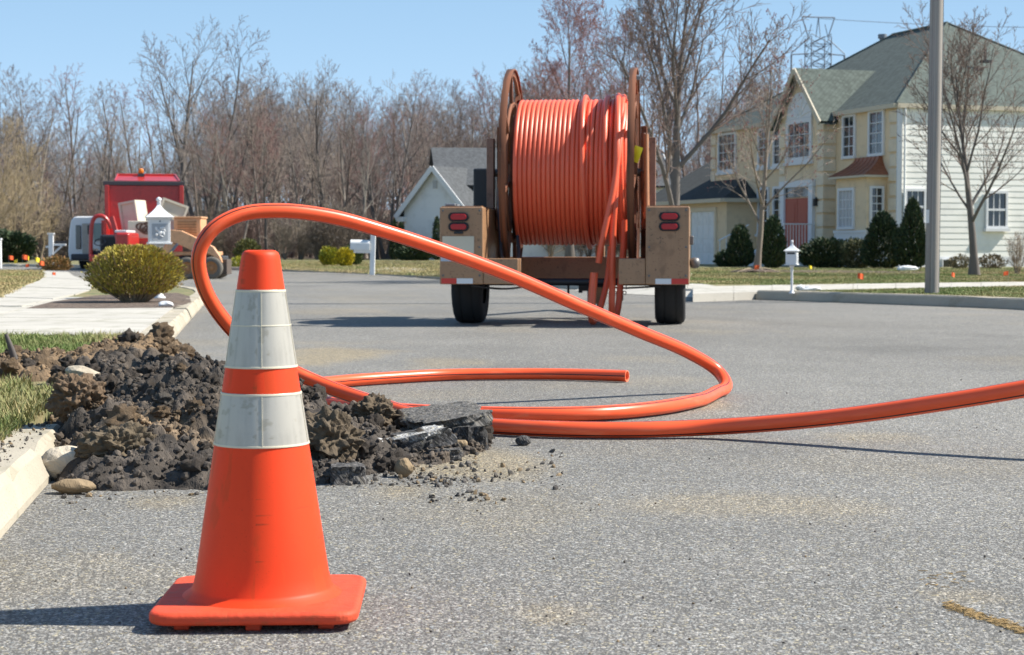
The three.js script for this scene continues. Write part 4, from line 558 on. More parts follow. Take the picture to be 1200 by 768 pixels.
  { const s = new THREE.Shape(); s.moveTo(-0.88, 0); s.lineTo(0.88, 0); s.absarc(0, 0, 0.88, 0, Math.PI); const g = new THREE.ExtrudeGeometry(s, { depth: 0.05, bevelEnabled: false, curveSegments: 24 }); g.rotateY(TF); g.translate(P - 0.002, 5.12, zw); const f = mesh('fan_panel', uvBox(g), M.trim, h); const ribs = []; for (let i = 0; i < 7; i++) { const q = Math.PI * (i + 0.5) / 7; const p0 = V(P - 0.06, 5.15 + Math.sin(q) * 0.1, zw + Math.cos(q) * 0.1), p1 = V(P - 0.06, 5.15 + Math.sin(q) * 0.72, zw + Math.cos(q) * 0.72); ribs.push(beam(p0, p1, 0.03, 0.03)); } mesh('fan_rib', merge(ribs), M.white, f); }
  // front door with transom, pilasters, stoop
  const dz = -5.55, dw = 1.75, dd = sub('front_door', h); const px = P - 0.002;
  mesh('surround', merge([bx(px - 0.12, px, 0.62, 2.78, dz + dw / 2, dz + dw / 2 + 0.28), bx(px - 0.12, px, 0.62, 2.78, dz - dw / 2 - 0.28, dz - dw / 2), bx(px - 0.14, px, 2.78, 3.0, dz - dw / 2 - 0.32, dz + dw / 2 + 0.32)]), M.trim, dd);
  for (const s of [-1, 1]) mesh('door_leaf', merge([bx(px - 0.05, px, 0.66, 2.40, dz + (s < 0 ? -dw / 2 : 0.012), dz + (s < 0 ? -0.012 : dw / 2)), bx(px - 0.062, px - 0.051, 0.85, 1.4, dz + s * 0.44 - 0.26, dz + s * 0.44 + 0.26), bx(px - 0.062, px - 0.051, 1.55, 2.25, dz + s * 0.44 - 0.26, dz + s * 0.44 + 0.26)]), M.doorRed, dd);
  mesh('transom_pane', bx(px - 0.04, px, 2.44, 2.76, dz - dw / 2, dz + dw / 2), M.glass, dd);
  mesh('lantern', merge([bx(px - 0.16, px - 0.04, 2.1, 2.35, g0 - 0.42, g0 - 0.3), bx(px - 0.10, px, 2.35, 2.4, g0 - 0.38, g0 - 0.34)]), M.blackPaint, h);
  const st = sub('stoop', h); for (let q = 0; q < 4; q++) mesh('step', bx(P - 1.3 - q * 0.3, P - 1.3 - (q - 1) * 0.3 - (q ? 0.002 : -0.99), 0.05, 0.64 - q * 0.15, dz - 1.3, dz + 1.3), M.wallGrey, st);
  const rl = []; for (let q = 0; q <= 10; q++) { rl.push(bar(V(P - 1.2, 0.64, dz + 1.2 - q * 0.13), V(P - 1.2, 1.5, dz + 1.2 - q * 0.13), 0.012)); rl.push(bar(V(P - 0.1 - q * 0.11, 0.64, dz + 1.25), V(P - 0.1 - q * 0.11, 1.5, dz + 1.25), 0.012)); } rl.push(bar(V(P - 1.2, 1.5, dz + 1.25), V(P - 1.2, 1.5, dz - 0.1), 0.02), bar(V(P - 1.2, 1.5, dz + 1.25), V(P - 0.05, 1.5, dz + 1.25), 0.02)); mesh('railing', merge(rl), M.white, st);
  const r2 = []; for (const q of [0, 1, 2, 3, 4]) r2.push(bar(V(P - 1.4 - q * 0.25, 0.05, dz - 1.2), V(P - 1.4 - q * 0.25, 1.45 - q * 0.12, dz - 1.2), 0.016)); r2.push(bar(V(P - 1.3, 1.5, dz - 1.2), V(P - 2.45, 0.95, dz - 1.2), 0.022)); mesh('railing', merge(r2), M.white, st);
  // two upper windows and a box bay with a copper roof
  windowUnit(h, V(-0.002, 3.72, -2.92), TF, 0.66, 1.28, 2, 4, {}); windowUnit(h, V(-0.002, 3.72, -1.2), TF, 0.78, 1.3, 2, 4, {});
  const bay = sub('bay_window', h); const q0 = -0.62, q1 = -2.55, BP = -0.7;
  mesh('bay_wall', bx(BP, 0, 0.95, 3.0, q1, q0), M.stucco, bay); mesh('apron_panel', merge([bx(BP - 0.04, 0, 0.78, 1.18, q1 - 0.04, q0 + 0.04), bx(BP - 0.07, 0, 1.18, 1.26, q1 - 0.07, q0 + 0.07)]), M.trim, bay); mesh('bay_base', bx(BP + 0.05, 0, 0.0, 0.78, q1 + 0.05, q0 - 0.05), M.wallGrey, bay);
  windowUnit(bay, V(BP - 0.002, 1.38, -1.84), TF, 0.86, 1.16, 4, 4, { pane: M.curtain }); windowUnit(bay, V(-0.36, 1.38, q0 + 0.002), 0, 0.36, 1.2, 2, 5, { frame: 0.07 });
  { const pos = []; const prof = []; for (let i = 0; i <= 6; i++) { const t = i / 6; prof.push([Math.pow(1 - t, 1.7), 3.0 + 0.62 * t]); } const rg = []; for (let i = 0; i < 6; i++) { const [s0, y0] = prof[i], [s1, y1] = prof[i + 1], X = (s) => -0.12 - (0.78) * s, Z0 = (s) => q0 + 0.18 * 1 - (1 - s) * 0.42, Z1 = (s) => q1 - 0.18 + (1 - s) * 0.42; rg.push(facet([V(X(s0), y0, Z1(s0)), V(X(s0), y0, Z0(s0)), V(X(s1), y1, Z0(s1)), V(X(s1), y1, Z1(s1))]), facet([V(X(s0), y0, Z0(s0)), V(0, y0, Z0(s0)), V(0, y1, Z0(s1)), V(X(s1), y1, Z0(s1))]), facet([V(0, y0, Z1(s0)), V(X(s0), y0, Z1(s0)), V(X(s1), y1, Z1(s1)), V(0, y1, Z1(s1))])); } const cr = mesh('copper_roof', merge(rg), M.copper, bay); const seams = []; for (let i = 0; i <= 6; i++) { const z0 = lerp(q0 + 0.18, q1 - 0.18, i / 6), z1 = lerp(q0 - 0.24, q1 + 0.24, i / 6); const p = prof.map(([s, y]) => V(-0.125 - 0.78 * s, y + 0.008, lerp(z1, z0, s))); seams.push(sweep(p, 0.013, 5)); } mesh('standing_seam', merge(seams), M.copper, cr); mesh('soffit', bx(-0.9, 0, 2.93, 2.998, q1 - 0.18, q0 + 0.18), M.gutter, bay); }
  // further front windows
  for (const [z, y, w, hh] of [[-12.0, 3.66, 1.35, 1.3], [-9.0, 3.7, 0.7, 1.25], [-7.8, 3.7, 0.7, 1.25], [-9.0, 1.3, 0.7, 1.5], [-7.8, 1.3, 0.7, 1.5]]) windowUnit(h, V(-0.002, y, z), TF, w, hh, w > 1 ? 4 : 2, 4, { sill: true, pane: M.glass });
  // side wall windows
  windowUnit(h, V(0.62, 1.5, 0.05), 0, 0.62, 0.98, 3, 2, { sash: true, sill: true, frame: 0.075 }); windowUnit(h, V(3.62, 1.4, 0.05), 0, 0.66, 1.04, 3, 2, { sash: true, sill: true, frame: 0.075 }); windowUnit(h, V(1.9, 0.06, 0.04), 0, 0.5, 0.26, 1, 1, { frame: 0.03 });
  windowUnit(h, V(7.2, 1.4, 0.05), 0, 0.66, 1.04, 3, 2, { sash: true, frame: 0.075 });
  // single-storey garage wing at the far end
  const gw = sub('garage_wing', h), ga = -9.62, gb = -17, gf = -1.2;
  mesh('wall', bx(gf, 4, 0, 2.5, gb, ga), M.stucco, gw);
  { const A0 = V(gf - 0.3, 2.46, ga + 0.3), B0 = V(4.2, 2.46, ga + 0.3), C0 = V(gf - 0.3, 2.46, gb - 0.3), m0 = V(1.9, 4.3, -12.2), m1 = V(1.9, 4.3, gb - 0.3), E0 = V(4.2, 2.46, gb - 0.3); mesh('roof', merge([facet([C0, A0, m0, m1]), facet([A0, B0, m0]), facet([B0, E0, m1, m0])]), M.darkShingle, gw); mesh('gutter', merge([bx(gf - 0.38, gf - 0.3, 2.36, 2.5, gb - 0.3, ga + 0.3), bx(gf - 0.3, 0, 2.36, 2.5, ga + 0.3, ga + 0.38)]), M.gutter, gw); mesh('soffit', bx(gf - 0.3, 0, 2.43, 2.455, gb - 0.3, ga + 0.3), M.trim, gw); }
  for (const z of [-11.55, -14.2]) { const gd = sub('garage_door', gw, V(gf, 0, z), TF); mesh('casing', merge([bx(-1.15, -1.0, 0, 2.05, 0.002, 0.07), bx(1.0, 1.15, 0, 2.05, 0.002, 0.07), bx(-1.15, 1.15, 2.05, 2.2, 0.002, 0.075)]), M.quoin, gd); for (let q = 0; q < 4; q++) for (let u = 0; u < 4; u++) mesh('panel', bx(-1.0 + u * 0.5 + 0.02, -1.0 + (u + 1) * 0.5 - 0.02, q * 0.5125 + 0.02, (q + 1) * 0.5125 - 0.02, 0.004, 0.045, 0.01), M.white, gd); mesh('backing', bx(-1.0, 1.0, 0, 2.05, 0.001, 0.025), M.white, gd); }
  mesh('lantern', bx(gf - 0.1, gf, 1.75, 2.0, -12.93, -12.81), M.blackPaint, gw);
}
// pale house with a gable towards the street
function gableHouse(name, label, pos, turn, w, len, eave, ridge, roofM, o = {}) {
  const h = thing(name, label, 'house', pos, turn); const s = new THREE.Shape(); s.moveTo(-w / 2, 0); s.lineTo(w / 2, 0); s.lineTo(w / 2, eave); s.lineTo(0, ridge); s.lineTo(-w / 2, eave); const g = new THREE.ExtrudeGeometry(s, { depth: len, bevelEnabled: false }); g.translate(0, 0, -len); mesh('wall', uvBox(g, 0.5), M.wallGrey, h);
  const k = (ridge - eave) / (w / 2), v = 0.35, e = (x) => eave - k * v, a = [V(-w / 2 - v, e(), 0.3), V(0, ridge + 0.06, 0.3), V(0, ridge + 0.06, -len - 0.3), V(-w / 2 - v, e(), -len - 0.3)], b = a.map((p) => V(-p.x, p.y, p.z)), dn = (p) => p.clone().add(V(0, -0.09, 0));
  const r = mesh('roof', merge([facet([a[3], a[0], a[1], a[2]]), facet([b[0], b[3], b[2], b[1]]), facet(a.map(dn)), facet(b.map(dn))]), roofM, h);
  mesh('rake_board', merge([beam(a[0].clone().add(V(0, -0.1, 0.02)), a[1].clone().add(V(0, -0.1, 0.02)), 0.05, 0.26), beam(b[0].clone().add(V(0, -0.1, 0.025)), b[1].clone().add(V(0, -0.1, 0.025)), 0.05, 0.26)]), M.trim, r); mesh('cornice_return', merge([bx(-w / 2 - v, -w / 2 + 0.15, e() - 0.3, e() - 0.06, 0.005, 0.3), bx(w / 2 - 0.15, w / 2 + v, e() - 0.3, e() - 0.06, 0.005, 0.3)]), M.trim, h);
  return h;
}
{
  const z = 90, c = A(517, 300, z), h = gableHouse('gabled_house', 'pale grey gabled house with arched window behind dark clipped evergreens', V(c.x - 0.3, 0.05, -z), -0.55, 3.9, 12, 2.7, 4.8, M.greyShingle);
  const w = windowUnit(h, V(0.1, 0.75, 0.002), 0, 0.5, 0.95, 2, 3, { frame: 0.08 }); const s = new THREE.Shape(); s.absarc(0, 0, 0.33, 0, Math.PI); const g = new THREE.ExtrudeGeometry(s, { depth: 0.05, bevelEnabled: false }); g.translate(0, 1.04, 0.002); mesh('arch', uvBox(g), M.trim, w); const s2 = new THREE.Shape(); s2.absarc(0, 0, 0.24, 0, Math.PI); const g2 = new THREE.ExtrudeGeometry(s2, { depth: 0.02, bevelEnabled: false }); g2.translate(0, 1.05, 0.05); mesh('pane', uvBox(g2), M.glass, w);
  mesh('gable_vent', bx(-0.12, 0.12, 3.7, 4.1, 0.002, 0.04), M.curtain, h);
}
{ const z = 92, c = A(775, 300, z), h = gableHouse('white_house', 'white clapboard house with grey roof seen past the reel trailer', V(c.x, 0.05, -z - 4), Math.PI / 2 + 0.12, 7, 12, 4.1, 6.0, M.greyShingle);
  for (let k = 0; k < 18; k++) mesh('clapboard', bx(3.502, 3.53, 0.3 + k * 0.205, 0.3 + k * 0.205 + 0.19, -12, 0), k % 3 ? M.white : M.siding, h);
  windowUnit(h, V(3.53, 1.3, -5.2), Math.PI / 2, 0.8, 1.3, 2, 2, {}); windowUnit(h, V(3.53, 1.3, -8.6), Math.PI / 2, 0.8, 1.3, 2, 2, {}); windowUnit(h, V(3.53, 1.3, -2.0), Math.PI / 2, 0.8, 1.3, 2, 2, {}); }
// ================================================================ TREES AND SHRUBS
// bare tree: trunk and limbs in one geometry, twigs in another
function growTree(sd, o) {
  seed(sd); const wood = [], twig = [], buds = []; const { H, r0, levels = 4, kids = [9, 7, 6, 4], ang = [0.75, 0.7, 0.7, 0.7], ratio = [0.5, 0.5, 0.5, 0.5], up = 0.05, start = 0.3, wobble = 0.12, stems = 1, sides = [8, 6, 4, 3, 3], segs = [9, 6, 4, 2, 1], rmin = 0.004, lean = 0.05, bud = 0, trunkFrac = 0.8 } = o;
  const perp = (d) => { const a = V(rr(-1, 1), rr(-1, 1), rr(-1, 1)); return a.addScaledVector(d, -a.dot(d)).normalize(); };
  function branch(p, d, len, r, lv) {
    const n = segs[lv], pts = [p.clone()], dirs = [d.clone()]; let q = p.clone(), v = d.clone();
    for (let i = 0; i < n; i++) { v.addScaledVector(perp(v), wobble * (lv ? 1.2 : 0.6) * rr(0.3, 1)); v.y += up * (lv ? 1 : 0.3); v.normalize(); q = q.clone().addScaledVector(v, len / n); pts.push(q); dirs.push(v.clone()); }
    const tip = lv >= levels ? 0.35 : lv === 0 ? 0.16 : 0.3;
    (lv <= 1 ? wood : twig).push(sweep(pts, (t) => Math.max(rmin * 0.6, r * (lerp(1, tip, Math.pow(t, 0.85)) + (lv === 0 ? 0.45 * Math.pow(Math.max(0, 1 - t * 14), 2) : 0))), sides[lv], { vscale: 0.6 }));
    if (lv >= levels) { if (bud && rnd() < bud) for (let k = 0; k < 2; k++) { const e = pts[pts.length - 1], s = rr(0.012, 0.026), g = new THREE.OctahedronGeometry(s, 0); g.scale(0.7, 1.3, 0.7); g.translate(e.x + rr(-0.04, 0.04), e.y + rr(-0.06, 0.04), e.z + rr(-0.04, 0.04)); buds.push(g); } return; }
    const kN = kids[lv], s0 = lv === 0 ? start : 0.18; let az = rnd() * 6.28;
    for (let k = 0; k < kN; k++) {
      const t = clamp(lerp(s0, 1, (k + rnd() * 0.8) / kN), 0, 0.985), fi = t * n, i = Math.min(n - 1, Math.floor(fi)), bp = pts[i].clone().lerp(pts[i + 1], fi - i), bd = dirs[Math.min(i + 1, n)];
      az += 2.4 + rr(-0.5, 0.5); const u = Math.abs(bd.y) > 0.95 ? V(1, 0, 0) : V(0, 1, 0), s1 = bd.clone().cross(u).normalize(), s2 = s1.clone().cross(bd), th = ang[lv] * rr(0.6, 1.3) * (lv === 0 ? lerp(1.15, 0.6, t) : 1);
      const nd = bd.clone().multiplyScalar(Math.cos(th)).addScaledVector(s1, Math.sin(th) * Math.cos(az)).addScaledVector(s2, Math.sin(th) * Math.sin(az)).normalize();
      const rl = r * lerp(1, tip, Math.pow(t, 0.85)); branch(bp, nd, len * ratio[lv] * rr(0.65, 1.2) * (lv === 0 ? lerp(1.15, 0.55, t) : lerp(1.1, 0.6, t)), Math.max(rmin, rl * rr(0.42, 0.62)), lv + 1);
    }
  }
  for (let s = 0; s < stems; s++) { const a = s * 6.28 / stems + rnd(), l = stems > 1 ? 0.22 : lean; branch(V(stems > 1 ? Math.cos(a) * r0 * 0.6 : 0, -0.05, stems > 1 ? Math.sin(a) * r0 * 0.6 : 0), V(Math.cos(a) * l, 1, Math.sin(a) * l).normalize(), H * trunkFrac * (s ? rr(0.8, 0.97) : 1), r0 * (stems > 1 ? 0.7 : 1), 0); }
  const tw = merge(twig), ys = []; for (let i = 0; i < tw.attributes.position.count; i += 7) ys.push(tw.attributes.position.getY(i)); ys.sort((a, b) => a - b);
  return { wood: merge(wood), twig: tw, buds: buds.length ? merge(buds) : null, h: ys[Math.floor(ys.length * 0.992)] };
}
const barkGrey = bark(0.155, 0.135, 0.12), barkPale = bark(0.30, 0.265, 0.225), barkBrown = bark(0.17, 0.13, 0.105), barkDark = bark(0.115, 0.10, 0.09), barkTan = bark(0.31, 0.245, 0.165), twigGrey = mat(0.225, 0.19, 0.165, 0.9), twigBrown = mat(0.20, 0.145, 0.12, 0.9), twigRed = mat(0.27, 0.145, 0.125, 0.9), twigPale = mat(0.34, 0.275, 0.225, 0.9), twigTan = mat(0.38, 0.295, 0.18, 0.9), budRed = mat(0.26, 0.10, 0.09, 0.8);
function treeThing(name, label, kind, pos, turn, scale, wm, tm, group, bm) { const t = thing(name, label, 'tree', pos, turn, group); t.scale.setScalar(scale); mesh('trunk', kind.wood, wm, t); const c = mesh('crown', kind.twig, tm, t); if (kind.buds) mesh('bud_cluster', kind.buds, bm ?? budRed, c); return t; }
const onLawn = (px, d) => V((px - 600) / FPX * d, LAWN - 0.02, -d);
const topH = (py, d) => CAMY + (HORIZON - py) / FPX * d;
// yard trees
{
  const big = growTree(101, { H: 7.6, r0: 0.15, levels: 4, kids: [12, 11, 8, 6], ang: [0.62, 0.6, 0.65, 0.7], ratio: [0.72, 0.5, 0.5, 0.5], up: 0.075, start: 0.22, stems: 1, wobble: 0.12, rmin: 0.0065, trunkFrac: 0.75 });
  treeThing('shade_tree', 'large bare grey-barked tree with spreading limbs behind the cable reel', big, onLawn(788, 36), 1.1, 1, barkGrey, twigBrown);
  const maple = growTree(202, { H: 10.6, r0: 0.17, levels: 4, kids: [14, 10, 7, 5], ang: [0.7, 0.65, 0.7, 0.7], ratio: [0.52, 0.5, 0.5, 0.45], up: 0.05, start: 0.22, rmin: 0.008, bud: 0.5 });
  treeThing('maple_tree', 'bare red-budded maple rising behind the wound conduit', maple, onLawn(668, 66), 0.4, 1, barkGrey, twigRed);
  treeThing('maple_tree', 'red-budded maple between the reel and the white house', maple, onLawn(742, 76), 2.4, 1.05, barkGrey, twigRed);
  const small = growTree(303, { H: 6.3, r0: 0.085, levels: 4, kids: [15, 8, 5, 3], ang: [0.85, 0.6, 0.65, 0.7], ratio: [0.46, 0.5, 0.5, 0.5], up: 0.07, start: 0.22, rmin: 0.0048, bud: 0.3 });
  treeThing('yard_tree', 'young bare tree with red buds before the front door of the stucco house', small, onLawn(886, 42.5), 0.9, 1, bark(0.25, 0.205, 0.165), twigPale);
  const vase = growTree(404, { H: 5.6, r0: 0.10, levels: 4, kids: [16, 9, 6, 4], ang: [0.6, 0.55, 0.6, 0.6], ratio: [0.62, 0.5, 0.5, 0.5], up: 0.04, start: 0.24, rmin: 0.006 });
  treeThing('yard_tree', 'vase-shaped bare tree against the cream clapboard wall', vase, onLawn(1142, 38), 2.0, 1, barkGrey, twigBrown);
  treeThing('yard_tree', 'bare tree with pale twigs behind the roof of the stucco house', maple, V(26.2, LAWN, -82), 1.9, 1.03, barkPale, twigPale);
  const shrub = growTree(505, { H: 1.5, r0: 0.03, levels: 3, stems: 9, kids: [8, 6, 4], ang: [0.5, 0.6, 0.6], ratio: [0.45, 0.45, 0.4], sides: [4, 3, 3, 3], segs: [4, 3, 2, 1], start: 0.15, rmin: 0.004, wobble: 0.2 });
  treeThing('bare_shrub', 'leafless twiggy shrub at the foot of the clapboard wall', shrub, onLawn(1192, 40), 0, 0.78, barkTan, twigPale).userData.category = 'shrub';
}
// woodland
const kinds = [
  growTree(11, { H: 14, r0: 0.2, levels: 4, kids: [12, 6, 5, 3], ang: [0.75, 0.65, 0.7, 0.7], ratio: [0.42, 0.5, 0.5, 0.45], start: 0.32, rmin: 0.011, sides: [6, 4, 3, 3, 3], segs: [8, 5, 3, 1, 1] }),
  growTree(12, { H: 14, r0: 0.18, levels: 4, kids: [11, 6, 5, 3], ang: [0.6, 0.6, 0.7, 0.7], ratio: [0.48, 0.5, 0.5, 0.45], start: 0.4, rmin: 0.011, up: 0.08, sides: [6, 4, 3, 3, 3], segs: [8, 5, 3, 1, 1] }),
  growTree(13, { H: 14, r0: 0.22, levels: 4, kids: [9, 6, 5, 3], stems: 2, ang: [0.65, 0.65, 0.7, 0.7], ratio: [0.42, 0.5, 0.5, 0.45], start: 0.35, rmin: 0.011, sides: [6, 4, 3, 3, 3], segs: [8, 5, 3, 1, 1] }),
  growTree(14, { H: 14, r0: 0.15, levels: 4, kids: [14, 5, 5, 3], ang: [0.9, 0.6, 0.7, 0.7], ratio: [0.3, 0.5, 0.5, 0.45], start: 0.2, rmin: 0.011, up: 0.06, sides: [6, 4, 3, 3, 3], segs: [8, 5, 3, 1, 1] }),
];
const brushKind = growTree(15, { H: 3.2, r0: 0.05, levels: 3, stems: 7, kids: [8, 6, 4], ang: [0.6, 0.6, 0.7], ratio: [0.5, 0.5, 0.45], sides: [3, 3, 3, 3], segs: [4, 3, 2, 1], start: 0.12, rmin: 0.011, wobble: 0.25 });
{
  seed(606);
  const named = [[213, 22, 100, 0, 'tallest bare tree in the woods, straight-stemmed, above the red dump truck'], [240, 34, 102, 2, 'tall forked bare tree leaning over the red dump truck'], [142, 98, 96, 3, 'bushy bare tree standing up behind the white van'], [383, 74, 98, 1, 'tall slim bare tree above the loop of conduit'], [452, 92, 98, 2, 'forked bare tree beside the pale grey gabled house']];
  for (const [px, py, d, k, label] of named) { const s = topH(py, d) / kinds[k].h; treeThing('woodland_tree', label, kinds[k], onLawn(px, d), rr(0, 6.28), s, [barkGrey, barkDark, barkGrey, barkBrown][k], [twigGrey, twigGrey, twigBrown, twigBrown][k]); }
  const G1 = 'bare trees along the front of the woods';
  const spots = [[-25, 100, 92], [8, 92, 98], [38, 88, 104], [62, 112, 93], [85, 84, 110], [112, 96, 104], [168, 110, 94], [188, 96, 112], [262, 108, 97], [286, 100, 106], [303, 116, 94], [322, 112, 100], [340, 104, 110], [362, 92, 102], [398, 100, 95], [412, 92, 104], [428, 104, 99], [440, 110, 94], [470, 118, 105], [488, 112, 111], [508, 108, 115], [530, 104, 118], [552, 116, 112], [572, 110, 119], [600, 80, 116], [630, 60, 112], [700, 60, 118], [735, 70, 122], [770, 50, 116], [815, 60, 120], [840, 80, 118], [-5, 130, 88], [25, 138, 90], [155, 130, 91], [205, 120, 93], [275, 140, 90], [352, 130, 91], [418, 140, 91], [462, 150, 95], [1225, 60, 90], [95, 140, 90], [120, 125, 92], [235, 128, 91], [310, 150, 90], [385, 150, 91]];
  for (const [px, py, d] of spots) { const k = Math.floor(rnd() * 4), b = Math.floor(rnd() * 4), w = Math.floor(rnd() * 4), s = topH(py + rr(-10, 14), d) / kinds[k].h, at = px < 70 ? 'behind the straw-coloured trees' : px < 130 ? 'behind the white van' : px < 215 ? 'behind the dump truck' : px < 300 ? 'behind the trencher' : px < 380 ? 'above the conduit loop' : px < 450 ? 'behind the far white mailbox' : px < 570 ? 'behind the gabled house' : px < 720 ? 'behind the cable reel' : 'behind the large shade tree'; treeThing('woodland_tree', `${k === 2 ? 'forked' : 'slender'} bare tree with ${['grey', 'pale', 'brown', 'dark'][b]} bark and ${['grey', 'brown', 'pale', 'reddish'][w]} twigs ${at}`, kinds[k], onLawn(px + rr(-4, 4), d), rr(0, 6.28), s, [barkGrey, barkPale, barkBrown, barkDark][b], [twigGrey, twigBrown, twigPale, twigRed][w], G1); }
  // tan twiggy willow-like trees at the edge
  const tanKind = growTree(16, { H: 9, r0: 0.14, levels: 4, kids: [16, 7, 6, 4], stems: 2, ang: [0.6, 0.6, 0.6, 0.6], ratio: [0.5, 0.5, 0.45, 0.45], start: 0.12, rmin: 0.009, up: 0.06, sides: [6, 4, 3, 3, 3], segs: [8, 5, 3, 1, 1] });
  for (const [px, py, d, r, label] of [[-8, 140, 74, 0, 'tallest straw-coloured twiggy tree behind the dark evergreen'], [22, 168, 77, 2, 'middle-sized straw-coloured twiggy tree above the dark evergreen'], [46, 205, 80, 4, 'smallest straw-coloured twiggy tree beside the bracketed mailbox post']]) treeThing('willow_tree', label, tanKind, onLawn(px, d), r, topH(py, d) / tanKind.h, barkTan, twigTan, 'straw-coloured twiggy trees');
  // the mass of the woods further in, and the brush under it
  const deep = (name, label, kind, geoKey, n, put, m) => { const im = finish(new THREE.InstancedMesh(kind[geoKey], mat(1, 1, 1, 0.95), n)), mm = new THREE.Matrix4(), q = new THREE.Quaternion(), up = V(0, 1, 0); im.name = numbered(name); for (let k = 0; k < n; k++) { const [p, s] = put(); mm.compose(p, q.setFromAxisAngle(up, rnd() * 6.28), V(s, s * rr(0.85, 1.1), s)); im.setMatrixAt(k, mm); const c = m[Math.floor(rnd() * m.length)], v = rr(0.8, 1.2); im.setColorAt(k, C(c[0] * v, c[1] * v, c[2] * v)); } scene.add(im); return tag(im, label, 'woods', null, 'stuff'); };
  const cols = [[0.215, 0.185, 0.16], [0.20, 0.155, 0.13], [0.28, 0.235, 0.195], [0.23, 0.155, 0.135], [0.18, 0.155, 0.135]];
  for (let k = 0; k < 4; k++) { const list = Array.from({ length: 165 }, () => { const d = rr(104, 205), px = rr(-140, 1340); return [V((px - 600) / FPX * d, LAWN, -d), topH(clamp(rr(128, 215) + 240 * (fbm(px * 0.013 + 5, 2, 3, 3) - 0.5), 95, 250), d) / kinds[k].h]; }); let i = 0, j = 0; deep('woodland_trunks', 'mass of bare trunks deep in the woods', kinds[k], 'wood', 165, () => list[i++], cols); deep('woodland_twigs', 'brown haze of bare twigs deep in the woods', kinds[k], 'twig', 165, () => list[j++], cols); }
  const put = () => { let d = 89 + 60 * Math.pow(rnd(), 1.4), px = rr(-120, 1300); if (px > 445 && px < 640 && d < 110) d += 24; if (px > 740 && px < 860 && d < 115) d += 26; return [V((px - 600) / FPX * d, LAWN, -d), rr(0.45, 1.15)]; };
  deep('underbrush', 'twiggy brown underbrush along the foot of the woods', { g: merge([brushKind.wood, brushKind.twig]) }, 'g', 1000, put, [[0.22, 0.18, 0.15], [0.25, 0.20, 0.15], [0.18, 0.145, 0.12], [0.27, 0.225, 0.18], [0.22, 0.15, 0.125]]);
  // fallen and slanting pale saplings seen at the edge
}
// ---------------------------------------------------------------- leafy shrubs: many small sprays through the crown
function leafy(n, inside, size, cols, o = {}) {
  const pos = [], col = []; let k = 0;
  for (let t = 0; k < n && t < n * 40; t++) {
    const p = inside(); if (!p) continue; k++; const dir = (o.dir ? o.dir(p) : V(rr(-1, 1), rr(-0.2, 1), rr(-1, 1))).normalize(), s = size * rr(0.6, 1.4), w = s * (o.aspect ?? 0.4), sd = dir.clone().cross(V(rr(-1, 1), rr(-1, 1), rr(-1, 1))).normalize();
    const a = p.clone().addScaledVector(sd, -w / 2), b = p.clone().addScaledVector(sd, w / 2), m = p.clone().addScaledVector(dir, s * 0.5), c = p.clone().addScaledVector(dir, s), a2 = m.clone().addScaledVector(sd, -w * 0.6), b2 = m.clone().addScaledVector(sd, w * 0.6);
    for (const v of [a, b, b2, a, b2, a2, a2, b2, c]) pos.push(v.x, v.y, v.z); const q = cols(p), f = rr(0.75, 1.25); for (let i = 0; i < 9; i++) col.push(q[0] * f, q[1] * f, q[2] * f);
  }
  const g = new THREE.BufferGeometry(); g.setAttribute('position', new THREE.Float32BufferAttribute(pos, 3)); g.setAttribute('color', new THREE.Float32BufferAttribute(col, 3)); g.computeVertexNormals(); return g;
}
const blob = (rx, ry, rz, cy, hollow = 0.5, rough = 0.25, sd = 0) => () => { const d = V(rr(-1, 1), rr(-1, 1), rr(-1, 1)); const l = d.length(); if (l > 1 || l < 0.05) return null; d.divideScalar(l); const R = 1 - rough + 2 * rough * fbm(d.x * 2.2 + 9 + sd, d.y * 2.2 + 9, d.z * 2.2 + 9.5, 3), f = lerp(hollow, 1, Math.pow(rnd(), 0.6)) * R; return V(d.x * rx * f, Math.max(0.02, cy + d.y * ry * f), d.z * rz * f); };
const coneOf = (r, h, rough = 0.22, pw = 0.8, sd = 0) => () => { const y = rnd(), a = rnd() * 6.28, prof = Math.pow(1 - y, pw) * sstep(-0.12, 0.16, y), R = r * prof * (1 - rough + 2 * rough * fbm(Math.cos(a) * 2 + 9 + sd, y * 6 + 3, Math.sin(a) * 2 + 9.5, 3)) * lerp(0.45, 1, Math.sqrt(rnd())); if (rnd() > prof + 0.1) return null; return V(Math.cos(a) * R, y * h + 0.03, Math.sin(a) * R); };
const outUp = (p) => V(p.x * 1.2 + rr(-0.25, 0.25), 0.35 + rr(-0.2, 0.5), p.z * 1.2 + rr(-0.25, 0.25));
const spruce = (p) => { const q = rnd(); return q < 0.7 ? [0.028, 0.052, 0.020] : q < 0.9 ? [0.045, 0.07, 0.022] : [0.075, 0.075, 0.03]; };
function shrubThing(name, label, pos, geo, cat = 'shrub', group, stem = true) { const t = thing(name, label, cat, pos, 0, group); mesh('foliage', geo, M.foliage, t); return t; }
